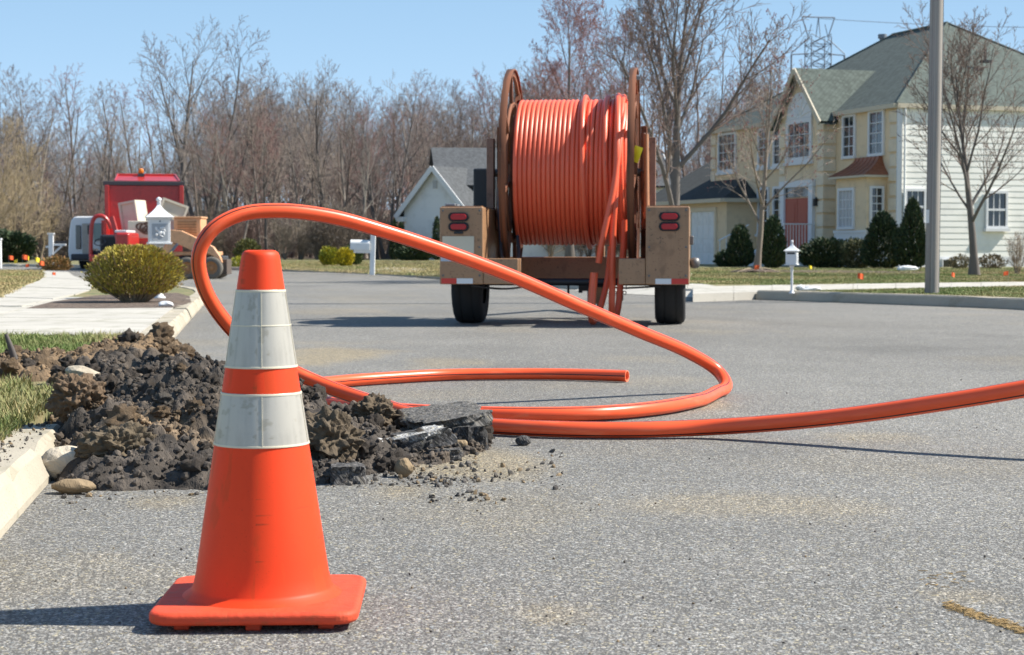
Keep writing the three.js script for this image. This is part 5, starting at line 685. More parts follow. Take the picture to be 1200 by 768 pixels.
{
  seed(811); // golden shrub in the mulch bed
  const p = G(158, 354, 0.107), t = thing('golden_shrub', 'low round golden-green shrub in a mulch bed before the mailbox', 'shrub', p, 0);
  const golden = (q) => { const u = rnd(); return u < 0.36 ? [0.50, 0.40, 0.06] : u < 0.62 ? [0.36, 0.30, 0.06] : u < 0.8 ? [0.20, 0.185, 0.045] : u < 0.95 ? [0.36, 0.22, 0.09] : [0.52, 0.45, 0.10]; };
  const shape = () => { const a = rnd() * 6.28, y = Math.pow(rnd(), 0.85), w = Math.sqrt(Math.max(0.02, 1 - Math.pow((y - 0.45) / 0.6, 2))), n = 0.78 + 0.5 * fbm(Math.cos(a) * 2 + 4, y * 3 + 4, Math.sin(a) * 2 + 4.5, 3), R = 0.46 * w * n * (rnd() < 0.06 ? 1.12 : 1) * lerp(0.35, 1, Math.sqrt(rnd())); return V(Math.cos(a) * R, 0.08 + y * 0.46 * (0.85 + 0.25 * n), Math.sin(a) * R * 0.9); };
  mesh('foliage', leafy(19000, shape, 0.034, golden, { dir: outUp, aspect: 0.26 }), M.foliage, t);
  const st = []; for (let k = 0; k < 150; k++) { const a = rnd() * 6.28, r = Math.sqrt(rnd()) * 0.5, y = rr(0.2, 0.56); st.push(sweep(curvePts([V(Math.cos(a) * 0.12, 0, Math.sin(a) * 0.12), V(Math.cos(a) * r * 0.7, y * 0.5, Math.sin(a) * r * 0.6), V(Math.cos(a) * r, y, Math.sin(a) * r * 0.85)], 6), (q) => lerp(0.010, 0.003, q), 4)); } mesh('stems', merge(st), barkTan, t);
}
{
  seed(822);
  const e = (name, label, px, py, d, r, h, n, cat = 'evergreen', o = {}) => shrubThing(name, label, onLawn(px, d), leafy(n, coneOf(r, h, 0.2, o.pw ?? 0.75, px), o.leaf ?? 0.10, o.col ?? spruce, { dir: outUp, aspect: 0.35 }), cat);
  e('evergreen', 'broad dark arborvitae at the stucco corner of the house', 1034, 0, 51.5, 0.72, 1.62, 5200, 'evergreen', { pw: 0.5 });
  e('evergreen', 'tall pointed arborvitae beside the utility pole and clapboard wall', 1069, 0, 50, 0.52, 1.98, 5200, 'evergreen', { pw: 0.6 });
  e('evergreen', 'dark rounded evergreen beside the white mailbox and front steps', 906, 0, 52, 0.42, 1.5, 3600, 'evergreen', { pw: 0.42 });
  e('evergreen', 'dark rounded evergreen beside the garage door', 867, 0, 55.5, 0.46, 1.28, 3200, 'evergreen', { pw: 0.42 });
  // n leaves of one kind's colours spread evenly through the crown; leafLength in metres
  const bush = (name, label, px, d, rx, ry, rz, n, col, leafLength = 0.08, cat = 'shrub') => shrubThing(name, label, onLawn(px, d), leafy(n, blob(rx, ry, rz, ry * 0.82, 0.45, 0.28, px), leafLength, col, { dir: outUp, aspect: 0.4 }), cat);
  const olive = () => { const q = rnd(); return q < 0.6 ? [0.07, 0.085, 0.035] : [0.13, 0.125, 0.06]; }, yg = () => { const q = rnd(); return q < 0.45 ? [0.30, 0.30, 0.02] : q < 0.75 ? [0.16, 0.19, 0.02] : [0.40, 0.34, 0.015]; }, gr = () => { const q = rnd(); return q < 0.6 ? [0.045, 0.075, 0.02] : [0.09, 0.12, 0.025]; }, yel = () => { const q = rnd(); return q < 0.7 ? [0.48, 0.38, 0.012] : [0.28, 0.26, 0.02]; }, rusty = () => { const q = rnd(); return q < 0.55 ? [0.30, 0.155, 0.05] : q < 0.8 ? [0.20, 0.14, 0.04] : [0.12, 0.10, 0.03]; };
  bush('hedge', 'dark clipped hedge under the bay window', 968, 53, 0.86, 0.5, 0.5, 4200, spruce, 0.09, 'hedge'); bush('bay_shrub', 'paler olive shrub at the end of the clipped hedge', 1003, 52.5, 0.5, 0.5, 0.42, 2600, olive, 0.08);
  bush('small_shrub', 'small shrub at the foot of the garage corner', 850, 56, 0.34, 0.3, 0.3, 1200, spruce, 0.08);
  bush('dry_shrub', 'small dry shrub under the clapboard wall beside the basement window', 1125, 52, 0.34, 0.22, 0.25, 700, () => [0.22, 0.18, 0.10], 0.06);
  bush('dry_shrub', 'small dry shrub at the foot of the vase-shaped tree', 1163, 51.5, 0.42, 0.24, 0.25, 800, () => [0.20, 0.155, 0.09], 0.06);
  bush('far_shrub', 'yellow-green shrub at the far kerb next to the bright yellow one', 386, 60, 0.36, 0.36, 0.34, 2000, yg, 0.07); bush('far_shrub', 'bright yellow shrub beside the far white mailbox', 404, 58, 0.30, 0.34, 0.3, 1700, yel, 0.07); bush('far_shrub', 'green shrub behind the far white mailbox', 414, 63, 0.34, 0.42, 0.34, 1600, gr, 0.08);
  bush('rusty_shrub', 'low rust-coloured rounded shrub under the white mailbox post', 66, 47, 0.42, 0.22, 0.34, 2200, rusty, 0.05); 
  bush('dark_evergreen', 'dark spreading evergreen at the edge of the woods', 16, 72, 0.9, 0.72, 0.8, 3800, spruce, 0.14, 'evergreen');
  bush('verge_shrub', 'olive evergreen shrub beside the tan trencher', 290, 66, 0.5, 0.52, 0.45, 2600, () => (rnd() < 0.6 ? [0.09, 0.10, 0.035] : [0.19, 0.18, 0.05]), 0.08); bush('verge_shrub', 'small yellowish shrub at the road edge past the trencher', 281, 55, 0.3, 0.2, 0.25, 900, yg, 0.05);
  for (const [px, d, h, label] of [[462, 88, 2.0, 'slim dark columnar evergreen at the corner of the gabled house'], [470, 87.5, 1.85, 'second slim dark columnar evergreen beside the gabled house'], [512, 86, 2.1, 'dark columnar evergreen against the gable wall beside the trailer']]) e('columnar_evergreen', label, px, 0, d, 0.27, h, 1800, 'evergreen', { pw: 0.4 });
  bush('foundation_hedge', 'low dark hedge along the foot of the gabled house', 488, 85, 1.0, 0.46, 0.4, 3600, spruce, 0.11, 'hedge');
}
// ================================================================ STREET THINGS
{ // utility pole
  const b = G(1092, 345.5, LAWN), t = thing('utility_pole', 'tall weathered grey wooden utility pole on the grass verge', 'utility pole', V(b.x, LAWN - 0.05, b.z)); t.rotation.z = -0.006;
  const g = new THREE.CylinderGeometry(0.075, 0.088, 9, 18, 12, false); g.translate(0, 4.5, 0); mesh('pole', g, M.wood, t);
  const n = new THREE.PlaneGeometry(0.05, 0.17, 3, 3); n.rotateY(-0.9); n.translate(-0.078, 1.05, 0.045); mesh('paper_notice', n, M.white, t); mesh('ground_wire', sweep(curvePts([V(0.086, 0, 0.02), V(0.084, 2, 0.025), V(0.078, 8, 0.02)], 10), 0.005, 5), M.galv, t);
  mesh('crossarm', bx(-1.1, 1.1, 8.3, 8.42, -0.16, -0.06, 0.01), M.wood, t);
}
function mailbox(name, label, pos, turn, k, extra) { // cast white mailbox: turned post, box, flared pyramid roof, ball finial
  const t = thing(name, label, 'mailbox', pos, turn); t.scale.setScalar(k);
  mesh('post', lathe([[0.001, 0], [0.085, 0], [0.085, 0.03], [0.055, 0.05], [0.05, 0.09], [0.034, 0.11], [0.034, 0.3], [0.044, 0.33], [0.034, 0.36], [0.032, 0.62], [0.05, 0.66], [0.036, 0.7], [0.06, 0.76], [0.09, 0.8], [0.001, 0.8]], 20), M.whiteGloss, t);
  const b = mesh('box', merge([bx(-0.17, 0.17, 0.8, 0.83, -0.17, 0.17, 0.006), bx(-0.15, 0.15, 0.83, 1.17, -0.15, 0.15, 0.006), bx(-0.172, 0.172, 1.165, 1.195, -0.172, 0.172, 0.006)]), M.whiteGloss, t);
  const roof = []; for (let i = 0; i < 6; i++) { const s0 = Math.pow(1 - i / 6, 1.6), s1 = Math.pow(1 - (i + 1) / 6, 1.6), y0 = 1.195 + 0.20 * i / 6, y1 = 1.195 + 0.20 * (i + 1) / 6, w0 = 0.02 + 0.185 * s0, w1 = 0.02 + 0.185 * s1; for (let q = 0; q < 4; q++) { const R = (x, y, z) => V(x, y, z).applyAxisAngle(V(0, 1, 0), q * Math.PI / 2); roof.push(facet([R(-w0, y0, w0), R(w0, y0, w0), R(w1, y1, w1), R(-w1, y1, w1)])); } } mesh('roof', merge(roof), M.whiteGloss, t);
  mesh('finial', lathe([[0.02, 1.39], [0.035, 1.40], [0.018, 1.415], [0.038, 1.44], [0.04, 1.455], [0.03, 1.475], [0.012, 1.487], [0.001, 1.49]], 16), M.whiteGloss, t);
  extra(b); return t;
}
function crestOn(b, place) { const e = []; seed(9); for (const [x, y, r, sx, sy] of [[0.02, 1.03, 0.026, 1, 0.8], [0.045, 1.045, 0.016, 1.2, 0.7], [-0.03, 1.0, 0.03, 1.3, 0.6], [-0.055, 1.03, 0.022, 0.8, 1.2], [0.0, 0.965, 0.03, 1.2, 0.9], [0.05, 0.96, 0.025, 0.7, 1.3], [-0.05, 0.94, 0.022, 1, 1], [0.02, 0.92, 0.02, 1.6, 0.5], [0.065, 1.0, 0.016, 0.8, 1.4]]) { const g = new THREE.SphereGeometry(r, 10, 8); g.scale(sx, sy, 0.35); g.rotateZ(rr(-0.6, 0.6)); g.translate(x, y, 0.158); e.push(g); } mesh('crest', place(merge(e)), M.whiteGloss, b); mesh('crest_plate', place(bx(-0.115, 0.115, 0.86, 1.10, 0.151, 0.156, 0.002)), mat(0.42, 0.44, 0.46, 0.6), b); }
mailbox('mailbox', 'white cast mailbox with crest plate behind the golden shrub', G(187, 349.5, 0.107).setY(LAWN), 0.28, 0.80, (b) => {
  crestOn(b, (g) => g);
  mesh('latch', new THREE.SphereGeometry(0.012, 10, 8).translate(0, 1.135, 0.153), M.galv, b);
});
mailbox('mailbox', 'white cast mailbox on turned post at the kerb before the stucco house', G(928, 344.5, LAWN), -0.35, 0.47, (b) => {
  mesh('plate', bx(-0.11, 0.11, 1.1, 1.15, 0.151, 0.156), M.darkGrey, b);
  crestOn(b, (g) => { g.rotateY(Math.PI / 2); return g; });
});
{ const p = G(436, 322.5, LAWN), t = thing('mailbox', 'plain white mailbox on a square post at the far kerb', 'mailbox', p, 0); t.rotation.z = -0.03;
  mesh('post', bx(-0.055, 0.055, 0, 0.92, -0.055, 0.055, 0.008), M.white, t); mesh('post_cap', bx(-0.07, 0.07, 0.92, 0.95, -0.07, 0.07, 0.01), M.white, t); mesh('arm', bx(-0.42, -0.055, 0.48, 0.55, -0.045, 0.045, 0.005), M.white, t);
  const s = new THREE.Shape(); s.moveTo(-0.09, 0); s.lineTo(0.09, 0); s.lineTo(0.09, 0.12); s.absarc(0, 0.12, 0.09, 0, Math.PI); const g = new THREE.ExtrudeGeometry(s, { depth: 0.42, bevelEnabled: true, bevelSize: 0.006, bevelThickness: 0.006, bevelSegments: 2 }); g.rotateY(Math.PI / 2); g.translate(-0.49, 0.555, 0); mesh('box', g, M.white, t); }
{ const p = G(60, 313.5, 0.11), d = -p.z, t = thing('mailbox_post', 'white bracketed mailbox post above the rusty shrub', 'mailbox post', V(p.x, 0.1, p.z), 0.1), h = topH(275, d) - 0.1;
  mesh('post', bx(-0.07, 0.07, 0, h, -0.07, 0.07, 0.01), M.white, t); mesh('post_cap', merge([bx(-0.1, 0.1, h, h + 0.04, -0.1, 0.1, 0.01)]), M.white, t); mesh('arm', bx(0.07, 0.44, h * 0.66, h * 0.72, -0.05, 0.05, 0.006), M.white, t); mesh('brace', beam(V(0.06, h * 0.42, 0), V(0.32, h * 0.66, 0), 0.05, 0.05), M.white, t); mesh('crossbar', bx(-0.16, -0.07, h * 0.6, h * 0.66, -0.04, 0.04, 0.006), M.white, t); mesh('sign_board', bx(0.1, 0.46, h * 0.74, h * 0.80, -0.02, 0.02), M.darkGrey, t); }
{ const p = G(-1, 314, 0.11), t = thing('white_post', 'plain white post beside the dark evergreen', 'post', V(p.x, 0.09, p.z)); mesh('shaft', bx(-0.06, 0.06, 0, topH(285, -p.z), -0.06, 0.06, 0.01), M.white, t); mesh('cap', bx(-0.08, 0.08, topH(285, -p.z), topH(285, -p.z) + 0.05, -0.08, 0.08, 0.01), M.white, t); }
// marker flags
{
  const wave = new THREE.PlaneGeometry(0.13, 0.10, 6, 3), p = wave.attributes.position; for (let i = 0; i < p.count; i++) { const x = p.getX(i) + 0.065; p.setXYZ(i, x * 0.92, p.getY(i) - x * 0.18, 0.022 * Math.sin(x * 40)); } wave.computeVertexNormals();
  const wire = bar(V(0, 0, 0), V(0, 0.38, 0), 0.0025, 0.0025, 5);
  const flag = (px, py, h, yel, label, turn, group) => { const g = G(px, py, LAWN), t = thing('marker_flag', label, 'flag', V(g.x, LAWN - 0.02, g.z), turn, group); mesh('wire', wire, M.galv, t); const f = mesh('flag', wave, yel ? M.flagYellow : M.flagOrange, t); f.position.y = 0.33; t.scale.setScalar(h); return t; };
  const GL = 'utility marker flags stuck in the lawns', lo = 'orange utility marker flag in the dry grass by the curved sidewalk', ly = 'yellow utility marker flag in the dry grass by the curved sidewalk';
  for (const [x, y, h, yel, r] of [[10, 316, 1.1, 0, 0.3], [26, 318, 1.2, 0, 0.1], [31, 317, 1.1, 1, 1.2], [20, 319, 0.9, 1, 2.4], [41, 320, 1.05, 1, 0.7], [46, 323, 0.9, 0, 0.4], [34, 322, 0.7, 0, 2.9], [61, 330, 0.5, 0, 0]]) flag(x, y, h, yel, x === 61 ? 'smallest orange marker flag, standing on the sidewalk itself' : x === 10 ? 'orange marker flag beside the plain white post' : yel ? ly : lo, r, GL);
  flag(1005, 343, 0.75, 0, 'orange marker flag at the sidewalk edge beside the white mailbox', 0.2, GL); flag(1115, 336.5, 0.65, 0, 'orange marker flag between the utility pole and the vase-shaped tree', 0.5, GL); flag(1182, 334, 0.65, 0, 'orange marker flag below the twiggy shrub', 2.8, GL); flag(890, 328, 0.8, 0, 'orange marker flag at the foot of the young red-budded tree', 2.9, GL); flag(948, 325, 0.7, 1, 'yellow marker flag on the lawn before the clipped hedge', 0.4, GL);
}
{ // debris on the lawns
  const bg = thing('crumpled_bag', 'crumpled white plastic bag on the sidewalk beside the mailbox', 'bag', G(948, 341, 0.115)); mesh('sheet', lump(41, 3, 0.17, 0.035, 0.08, 0.5).translate(0, 0.03, 0), M.whiteGloss, bg); mesh('fold', lump(44, 2, 0.06, 0.045, 0.05, 0.5).translate(-0.12, 0.035, 0.02), M.whiteGloss, bg);
  const sk = thing('sack', 'pale sack lying in the bed between the arborvitae and utility pole', 'sack', onLawn(1063, 47)); mesh('bag', lump(43, 3, 0.28, 0.09, 0.14, 0.3).translate(0, 0.06, 0), M.white, sk); mesh('tie', bar(V(0.27, 0.06, 0), V(0.34, 0.1, 0.02), 0.02), M.white, sk);
  const bag2 = tag(mesh('white_scrap', lump(45, 2, 0.075, 0.03, 0.05, 0.5), M.whiteGloss), 'white plastic scrap caught under the golden shrub beside the kerb', 'scrap'); bag2.position.copy(G(194, 357, 0.125));
  const ring = thing('mulch_ring', 'ring of mulch and roots round the young red-budded tree', 'mulch', onLawn(886, 42.5)); mesh('mound', lump(47, 3, 0.55, 0.09, 0.5, 0.3).translate(0, 0.03, 0), M.mulch, ring); mesh('root', merge([0.2, 1.3, 2.6, 4.4].map((a) => sweep(curvePts([V(Math.cos(a) * 0.08, 0.12, Math.sin(a) * 0.08), V(Math.cos(a) * 0.3, 0.1, Math.sin(a) * 0.3), V(Math.cos(a) * 0.6, 0.03, Math.sin(a) * 0.6)], 6), (q) => lerp(0.04, 0.012, q), 6))), barkTan, ring);
  const stick = tag(mesh('broken_root', sweep(curvePts([V(0, -0.03, 0), V(-0.02, 0.05, 0.01), V(-0.045, 0.11, 0)], 8), (q) => lerp(0.02, 0.009, q), 7), barkDark), 'dark broken root sticking up out of the soil bank', 'root'); const sp = A(18, 404, 8.2); stick.position.set(sp.x, bankH(sp.x, 8.2) + 0.01, sp.z);
}
// transmission tower
{
  const d = 300, b = A(957, 291, d), t = thing('transmission_tower', 'grey steel lattice transmission tower beyond the roofs', 'transmission tower', V(b.x, 0, -d), 0.15), H = 40.0, w = 1.75, r = 0.085;
  for (const [x, z] of [[-1, -1], [1, -1], [-1, 1], [1, 1]]) mesh('leg', bar(V(x * 4.5, 0, z * 4.5), V(x * w, 24, z * w), 0.15, 0.1, 5), M.galv, t), mesh('leg', bar(V(x * w, 24, z * w), V(x * w, H - 3.4, z * w), 0.1, 0.1, 5), M.galv, t);
  const lat = []; for (let y = 3; y < H - 3.6; y += 1.7) { const W = y < 24 ? lerp(4.5, w, y / 24) : w, W2 = y + 1.7 < 24 ? lerp(4.5, w, (y + 1.7) / 24) : w; for (const s of [-1, 1]) { lat.push(bar(V(-W, y, s * W), V(W2, y + 1.7, s * W2), r * 0.7, r * 0.7, 4), bar(V(W, y, s * W), V(-W2, y + 1.7, s * W2), r * 0.7, r * 0.7, 4), bar(V(s * W, y, -W), V(s * W2, y + 1.7, W2), r * 0.7, r * 0.7, 4)); lat.push(bar(V(-W, y, s * W), V(W, y, s * W), r * 0.7, r * 0.7, 4)); } } mesh('lattice', merge(lat), M.galv, t);
  const arm = []; const top = H - 3.4; for (const s of [-1, 1]) { arm.push(bar(V(s * w, top - 2.8, 0), V(s * 9.0 * 0.5 * 1.06, top - 3.0, 0), 0.12, 0.1, 5), bar(V(s * w, top - 0.2, 0), V(s * 4.77, top - 2.8, 0), 0.1, 0.09, 5), bar(V(s * w, top, 0), V(s * 2.9, H, 0), 0.11, 0.1, 5), bar(V(s * 0.4, top, 0), V(0, H - 0.1, 0), 0.08, 0.08, 5), bar(V(s * 1.2, H - 1.2, 0), V(s * w, top, 0), 0.07, 0.07, 4)); mesh('insulator', bar(V(s * 4.7, top - 3.0, 0), V(s * 4.7, top - 6.6, 0), 0.16, 0.16, 6), M.galv, t); } arm.push(bar(V(-2.9, H, 0), V(2.9, H, 0), 0.11, 0.11, 5)); mesh('crossarm', merge(arm), M.galv, t);
  const wires = []; for (const [x0, y0] of [[4.7, top - 6.6], [0, H - 0.2]]) { const p = []; for (let i = 0; i <= 30; i++) { const q = i / 30; p.push(V(x0 + q * 150, y0 + q * 4 - 20 * q * (1 - q), q * 60)); } wires.push(sweep(p, 0.045, 4)); } mesh('power_line', merge(wires), M.galv, t);
}
// ================================================================ VEHICLES
function wheelUnit(parent, x, y, z, r, w, rimM, tyreM, axis = 'x') { const g = sub('wheel', parent, V(x, y, z), axis === 'x' ? 0 : Math.PI / 2); const tt = lathe([[r * 0.58, -w / 2], [r * 0.8, -w / 2], [r * 0.95, -w * 0.42], [r, -w * 0.3], [r, w * 0.3], [r * 0.95, w * 0.42], [r * 0.8, w / 2], [r * 0.58, w / 2]], 32); tt.rotateZ(Math.PI / 2); mesh('tyre', tt, tyreM, g); const rm = lathe([[0.001, w * 0.3], [r * 0.2, w * 0.3], [r * 0.25, w * 0.12], [r * 0.45, w * 0.15], [r * 0.58, w * 0.45], [r * 0.6, w * 0.45], [r * 0.6, -w * 0.45], [r * 0.58, -w * 0.45], [r * 0.45, -w * 0.15], [0.001, -w * 0.1]], 28); rm.rotateZ(-Math.PI / 2); mesh('rim', rm, rimM, g); return g; }
{ // red dump truck seen from behind, load bed open
  const d = 54, c = A(170, 300, d), sc = d / FPX, t = thing('dump_truck', 'red dump truck parked with an open load bed full of cream cabinets', 'dump truck', V(c.x, 0, -d), Math.atan2(-c.x, d));
  const X = (px) => (px - 170) * sc, Y = (py) => CAMY + (HORIZON - py) * sc;
  const zh = -3.2, q = 1.06; // headboard stands 3.2 m further in
  const hx0 = X(127) * q, hx1 = X(212) * q, hy1 = CAMY + (HORIZON - 218) * (d + 3.2) / FPX;
  mesh('headboard', bx(hx0, hx1, 1.0, hy1, zh - 0.08, zh, 0.01), M.truckRed, t); mesh('headboard_rail', bx(hx0 - 0.12, hx1 + 0.12, hy1, hy1 + 0.14, zh - 0.1, zh + 0.06, 0.02), M.darkGrey, t);
  const cg = new THREE.BufferGeometry(); { const y0 = hy1 + 0.14, y1 = y0 + 0.24, a = hx0 + 0.25, b = hx1 - 0.05; cg.copy(merge([facet([V(a, y0, zh), V(b, y0, zh), V(b - 0.15, y1, zh - 1.1), V(a + 0.1, y1, zh - 1.1)]), bx(a, b, y0 - 0.02, y0 + 0.02, zh - 1.1, zh, 0)])); } mesh('cab_shield', cg, M.truckRed, t);
  mesh('shield_lip', merge([bar(V(hx0 + 0.3, hy1 + 0.40, zh - 1.1), V(hx1 - 0.15, hy1 + 0.40, zh - 1.1), 0.03), bar(V(hx1 - 0.05, hy1 + 0.14, zh), V(hx1 - 0.18, hy1 + 0.40, zh - 1.1), 0.035), bar(V(hx0 + 0.25, hy1 + 0.14, zh), V(hx0 + 0.33, hy1 + 0.40, zh - 1.1), 0.03)]), M.truckRed, t);
  const bc = sub('beacon', t, V(X(166) * q, hy1 + 0.40, zh - 0.9)); mesh('lens', lathe([[0.001, 0.2], [0.06, 0.19], [0.085, 0.15], [0.09, 0.03], [0.001, 0.03]], 16), M.amber, bc); mesh('stand', bx(-0.11, 0.11, -0.14, 0.03, -0.1, 0.1), M.darkGrey, bc);
  mesh('bed_floor', bx(hx0, hx1, 0.92, 1.0, zh, 0, 0.01), M.truckRed, t);
  for (const s of [0, 1]) { const x = s ? hx1 : hx0; mesh('bed_side', bx(x - 0.05, x + 0.05, 1.0, 1.55, zh, -0.02, 0.01), M.truckRed, t); for (let k = 0; k < 4; k++) mesh('side_rib', bx(x + (s ? 0.052 : -0.12), x + (s ? 0.12 : -0.052), 0.95, 1.55, zh + 0.4 + k * 0.75, zh + 0.5 + k * 0.75), M.truckRed, t); mesh('headboard_post', bx(x - 0.07, x + 0.07, 1.0, hy1, zh - 0.06, zh + 0.22, 0.02), M.truckRed, t); }
  mesh('tailgate', bx(hx0 + 0.05, hx1 - 0.05, 0.35, 0.93, 0.02, 0.10, 0.01), M.truckRed, t); mesh('chassis', bx(-0.45, 0.45, 0.55, 0.9, -6, -0.1), M.darkGrey, t);
  mesh('cab', merge([bx(hx0 + 0.1, hx1 - 0.1, 0.6, 2.3, -5.6, -3.6, 0.12)]), M.truckRed, t); mesh('bonnet', bx(hx0 + 0.25, hx1 - 0.25, 0.6, 1.5, -6.9, -5.6, 0.15), M.truckRed, t); mesh('rear_window', bx(-0.6, 0.6, 1.7, 2.15, -3.6, -3.59), M.glass, t);
  for (const [x, z] of [[-0.85, -0.9], [0.85, -0.9], [-0.85, -5.9], [0.85, -5.9]]) wheelUnit(t, x, 0.46, z, 0.46, 0.3, M.rimOchre, M.tyre);
  // load: cream cabinets and tubs
  const cab = (label, px, py, z, w, h, dp, rz, ry) => { const y = CAMY + (HORIZON - py) * (d - z) / FPX, x = (px - 170) * (d - z) / FPX + c.x, o = thing('cream_cabinet', label, 'cabinet', V(x, y, -(d - z)), ry); o.rotation.z = rz; mesh('shell', merge([bx(-w / 2, w / 2, -h / 2, h / 2, -dp / 2, dp / 2, 0.03)]), M.cream, o); mesh('frame', merge([bx(-w / 2, w / 2, h / 2 - 0.07, h / 2, dp / 2 + 0.001, dp / 2 + 0.05), bx(-w / 2, w / 2, -h / 2, -h / 2 + 0.07, dp / 2 + 0.001, dp / 2 + 0.05), bx(-w / 2, -w / 2 + 0.07, -h / 2 + 0.07, h / 2 - 0.07, dp / 2 + 0.001, dp / 2 + 0.05), bx(w / 2 - 0.07, w / 2, -h / 2 + 0.07, h / 2 - 0.07, dp / 2 + 0.001, dp / 2 + 0.05)]), M.cream, o); mesh('top_opening', bx(-w / 2 + 0.12, w / 2 - 0.12, h / 2 + 0.001, h / 2 + 0.012, -dp / 2 + 0.1, dp / 2 - 0.1), M.darkGrey, o); return o; };
  cab('cream cabinet standing askew at the front corner of the dump bed', 147, 254, -0.2 - 1.2, 0.62, 0.95, 0.6, 0.16, -0.35); cab('cream cabinet tipped over on top of the load behind the mailbox', 187, 248, -1.9, 0.85, 0.62, 0.6, -0.35, 0.3); cab('cream cabinet lying flat in the bed under the tipped one', 178, 268, -1.3, 1.1, 0.5, 0.8, 0.06, 0.1);
  const tub = thing('beige_crate', 'beige crate with a dark tangle of straps at the rear of the load', 'crate', A(166, 280, 53.4).setY(1.02), 0.1); tub.position.z = -53.55; mesh('crate', bx(-0.42, 0.42, 0, 0.52, -0.3, 0.3, 0.02), M.cream, tub); const loops = []; seed(77); for (let k = 0; k < 5; k++) { const g = new THREE.TorusGeometry(rr(0.09, 0.17), 0.025, 6, 18); g.scale(1.2, 0.8, 0.4); g.rotateZ(rr(-0.6, 0.6)); g.translate(rr(-0.15, 0.15), rr(0.2, 0.34), 0.32); loops.push(g); } mesh('strap', merge(loops), mat(0.12, 0.07, 0.045, 0.7), tub); tub.position.y = 1.0;
}
{ // white van beyond
  const d = 58, c = A(118, 300, d), sc = d / FPX, X = (px) => (px - 118) * sc, Y = (py) => CAMY + (HORIZON - py) * sc, t = thing('white_van', 'white van with dark windows parked beside the red dump truck', 'van', V(c.x, 0, -d), 0.0);
  const s = new THREE.Shape(); s.moveTo(X(82), 0.32); s.lineTo(X(81), Y(295)); s.quadraticCurveTo(X(82), Y(272), X(84), Y(262)); s.quadraticCurveTo(X(85), Y(256), X(90), Y(255.5)); s.lineTo(X(150), Y(255)); s.lineTo(X(152), 0.32); const g = new THREE.ExtrudeGeometry(s, { depth: 4.2, bevelEnabled: true, bevelSize: 0.05, bevelThickness: 0.08, bevelSegments: 3 }); g.translate(0, 0, -4.3); mesh('body', uvBox(g, 0.6), M.whiteGloss, t);
  mesh('rear_window', bx(X(110), X(134), Y(282), Y(262), 0.0, 0.05, 0.02), M.tealGlass, t); mesh('rear_window', bx(X(89), X(95), Y(292), Y(264), 0.0, 0.04, 0.02), M.glass, t); mesh('door_panel', bx(X(96.5), X(106), Y(306), Y(262), 0.0, 0.045, 0.02), mat(0.45, 0.40, 0.34, 0.5, { map: grimeMap }), t); mesh('mirror', bx(X(104), X(107), Y(275), Y(264), 0.05, 0.2, 0.03), M.blackPaint, t); mesh('bumper', bx(X(84), X(150), 0.3, 0.5, 0.0, 0.18, 0.05), M.darkGrey, t);
  wheelUnit(t, X(94), 0.36, -0.6, 0.36, 0.28, M.galv, M.tyre); wheelUnit(t, X(142), 0.36, -0.6, 0.36, 0.28, M.galv, M.tyre); wheelUnit(t, X(94), 0.36, -3.4, 0.36, 0.28, M.galv, M.tyre); wheelUnit(t, X(142), 0.36, -3.4, 0.36, 0.28, M.galv, M.tyre);
}
{ // small red machine with a roll bar
  const d = 52.3, c = A(127, 300, d), sc = d / FPX, X = (px) => (px - 127) * sc, Y = (py) => CAMY + (HORIZON - py) * sc, t = thing('compact_tractor', 'small red compact tractor with an arched roll bar before the white van', 'tractor', V(c.x, 0, -d), 0.0);
  mesh('roll_bar', sweep(curvePts([V(X(107), 0.5, 0.1), V(X(107.5), Y(280), 0.1), V(X(109), Y(262), 0.1), V(X(113), Y(254.5), 0.1), V(X(121), Y(253.5), 0.1), V(X(127), Y(259), 0.08), V(X(131), Y(268), 0.05)], 40), 0.062, 10), M.truckRed, t);
  mesh('door_post', beam(V(X(131), Y(254), 0.0), V(X(142), Y(292), 0.05), 0.17, 0.12), M.truckRed, t); mesh('bonnet', bx(X(139), X(156), 0.55, Y(273), -0.9, 0.5, 0.08), M.truckRed, t); mesh('bonnet_top', bx(X(138), X(152), Y(273), Y(270), -0.8, 0.4, 0.02), M.whiteGloss, t);
  mesh('seat', merge([bx(X(112), X(134), 0.55, Y(275), -0.75, -0.45, 0.1), bx(X(113), X(136), 0.4, 0.62, -0.45, 0.15, 0.06)]), M.blackPaint, t); const sw = new THREE.TorusGeometry(0.16, 0.018, 8, 24); sw.rotateX(-0.9); sw.translate(X(118), Y(284), 0.1); mesh('steering_wheel', sw, M.blackPaint, t); mesh('chassis', bx(X(108), X(154), 0.3, 0.5, -0.8, 0.45, 0.03), M.truckRed, t);
  wheelUnit(t, X(109), 0.34, -0.2, 0.34, 0.24, M.galv, M.tyre); wheelUnit(t, X(150), 0.34, -0.2, 0.34, 0.24, M.galv, M.tyre);
}
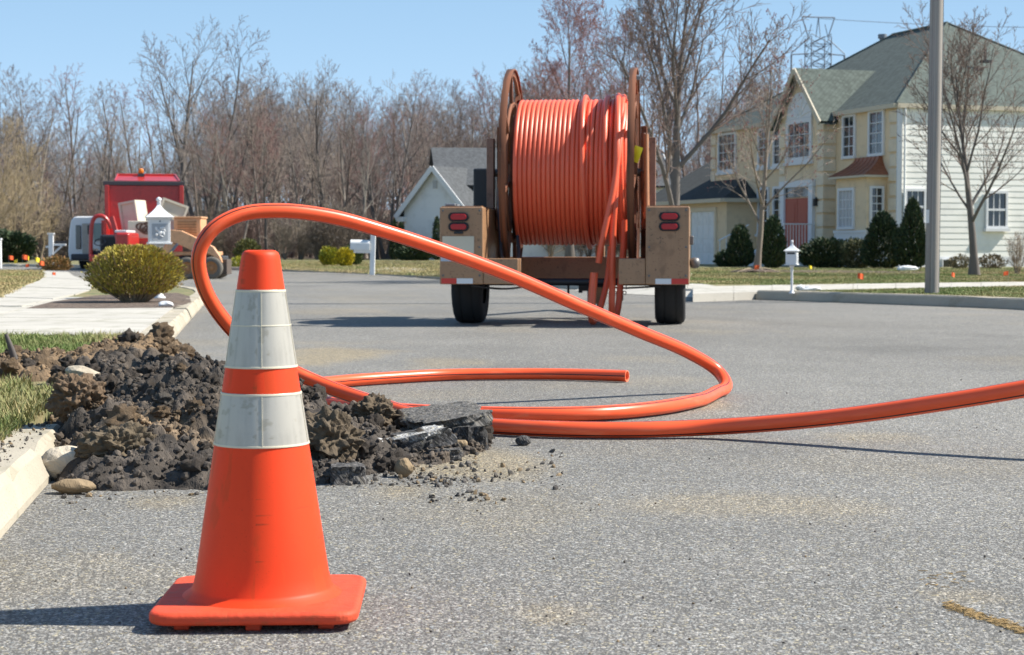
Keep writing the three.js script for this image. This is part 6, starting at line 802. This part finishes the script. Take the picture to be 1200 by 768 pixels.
{ // tan trencher side-on
  const d = 39.5, c = A(235, 300, d), sc = d / FPX, X = (px) => (px - 235) * sc, Y = (py) => CAMY + (HORIZON - py) * sc, t = thing('trencher', 'tan wheeled trencher with ochre wheel hubs behind the conduit loop', 'trencher', V(c.x, 0, -d), 0.0);
  for (const [px, r] of [[222, 0.245], [250, 0.25]]) { wheelUnit(t, X(px), r, 0.25, r, 0.2, M.rimOchre, M.tyreDusty, 'z').rotation.y = -Math.PI / 2; wheelUnit(t, X(px), r, -0.75, r, 0.2, M.rimOchre, M.tyreDusty, 'z'); }
  mesh('chassis', bx(X(204), X(262), Y(311), Y(300), -0.7, 0.1, 0.03), M.darkGrey, t); mesh('frame_rail', bx(X(200), X(256), Y(299.5), Y(295), -0.6, 0.16, 0.02), M.machineTan, t);
  const boom = new THREE.Shape(); [[201, 270], [215, 271], [238, 282], [252, 290], [259, 300], [262, 307], [257, 303], [247, 297], [233, 296], [216, 288], [200, 282]].forEach(([x, y], i) => i ? boom.lineTo(X(x), Y(y)) : boom.moveTo(X(x), Y(y))); const bg = new THREE.ExtrudeGeometry(boom, { depth: 0.16, bevelEnabled: true, bevelSize: 0.01, bevelThickness: 0.01, bevelSegments: 1 }); bg.translate(0, 0, 0.1); mesh('boom', uvBox(bg, 1.2), M.machineTan, t);
  mesh('engine_cowl', bx(X(204), X(236), Y(283), Y(256), -0.7, 0.05, 0.03), M.machineTan, t); for (let k = 0; k < 6; k++) mesh('grille_slat', bx(X(209), X(231), Y(261 + k * 3.2), Y(259.4 + k * 3.2), 0.052, 0.075), M.rimOchre, t); mesh('cowl_cap', bx(X(202), X(237), Y(256), Y(254), -0.72, 0.08, 0.01), M.machineTan, t);
  mesh('lift_arm', beam(V(X(190), Y(303), 0.22), V(X(206), Y(285), 0.22), 0.12, 0.2), M.machineTan, t); mesh('ram', bar(V(X(203), Y(296), 0.3), V(X(211), Y(286), 0.3), 0.035, 0.03, 8), M.galv, t); mesh('dozer_blade', bx(X(184), X(189), 0.1, Y(292), -0.75, 0.35, 0.02), M.machineTan, t);
  mesh('mud_board', bx(X(258), X(267), 0.1, Y(304), -0.5, 0.15, 0.01), mat(0.10, 0.075, 0.06, 0.8), t); mesh('seat', merge([bx(X(238), X(246), Y(292), Y(288), -0.4, 0.05, 0.03)]), M.blackPaint, t);
}
renderer.render(scene, camera);
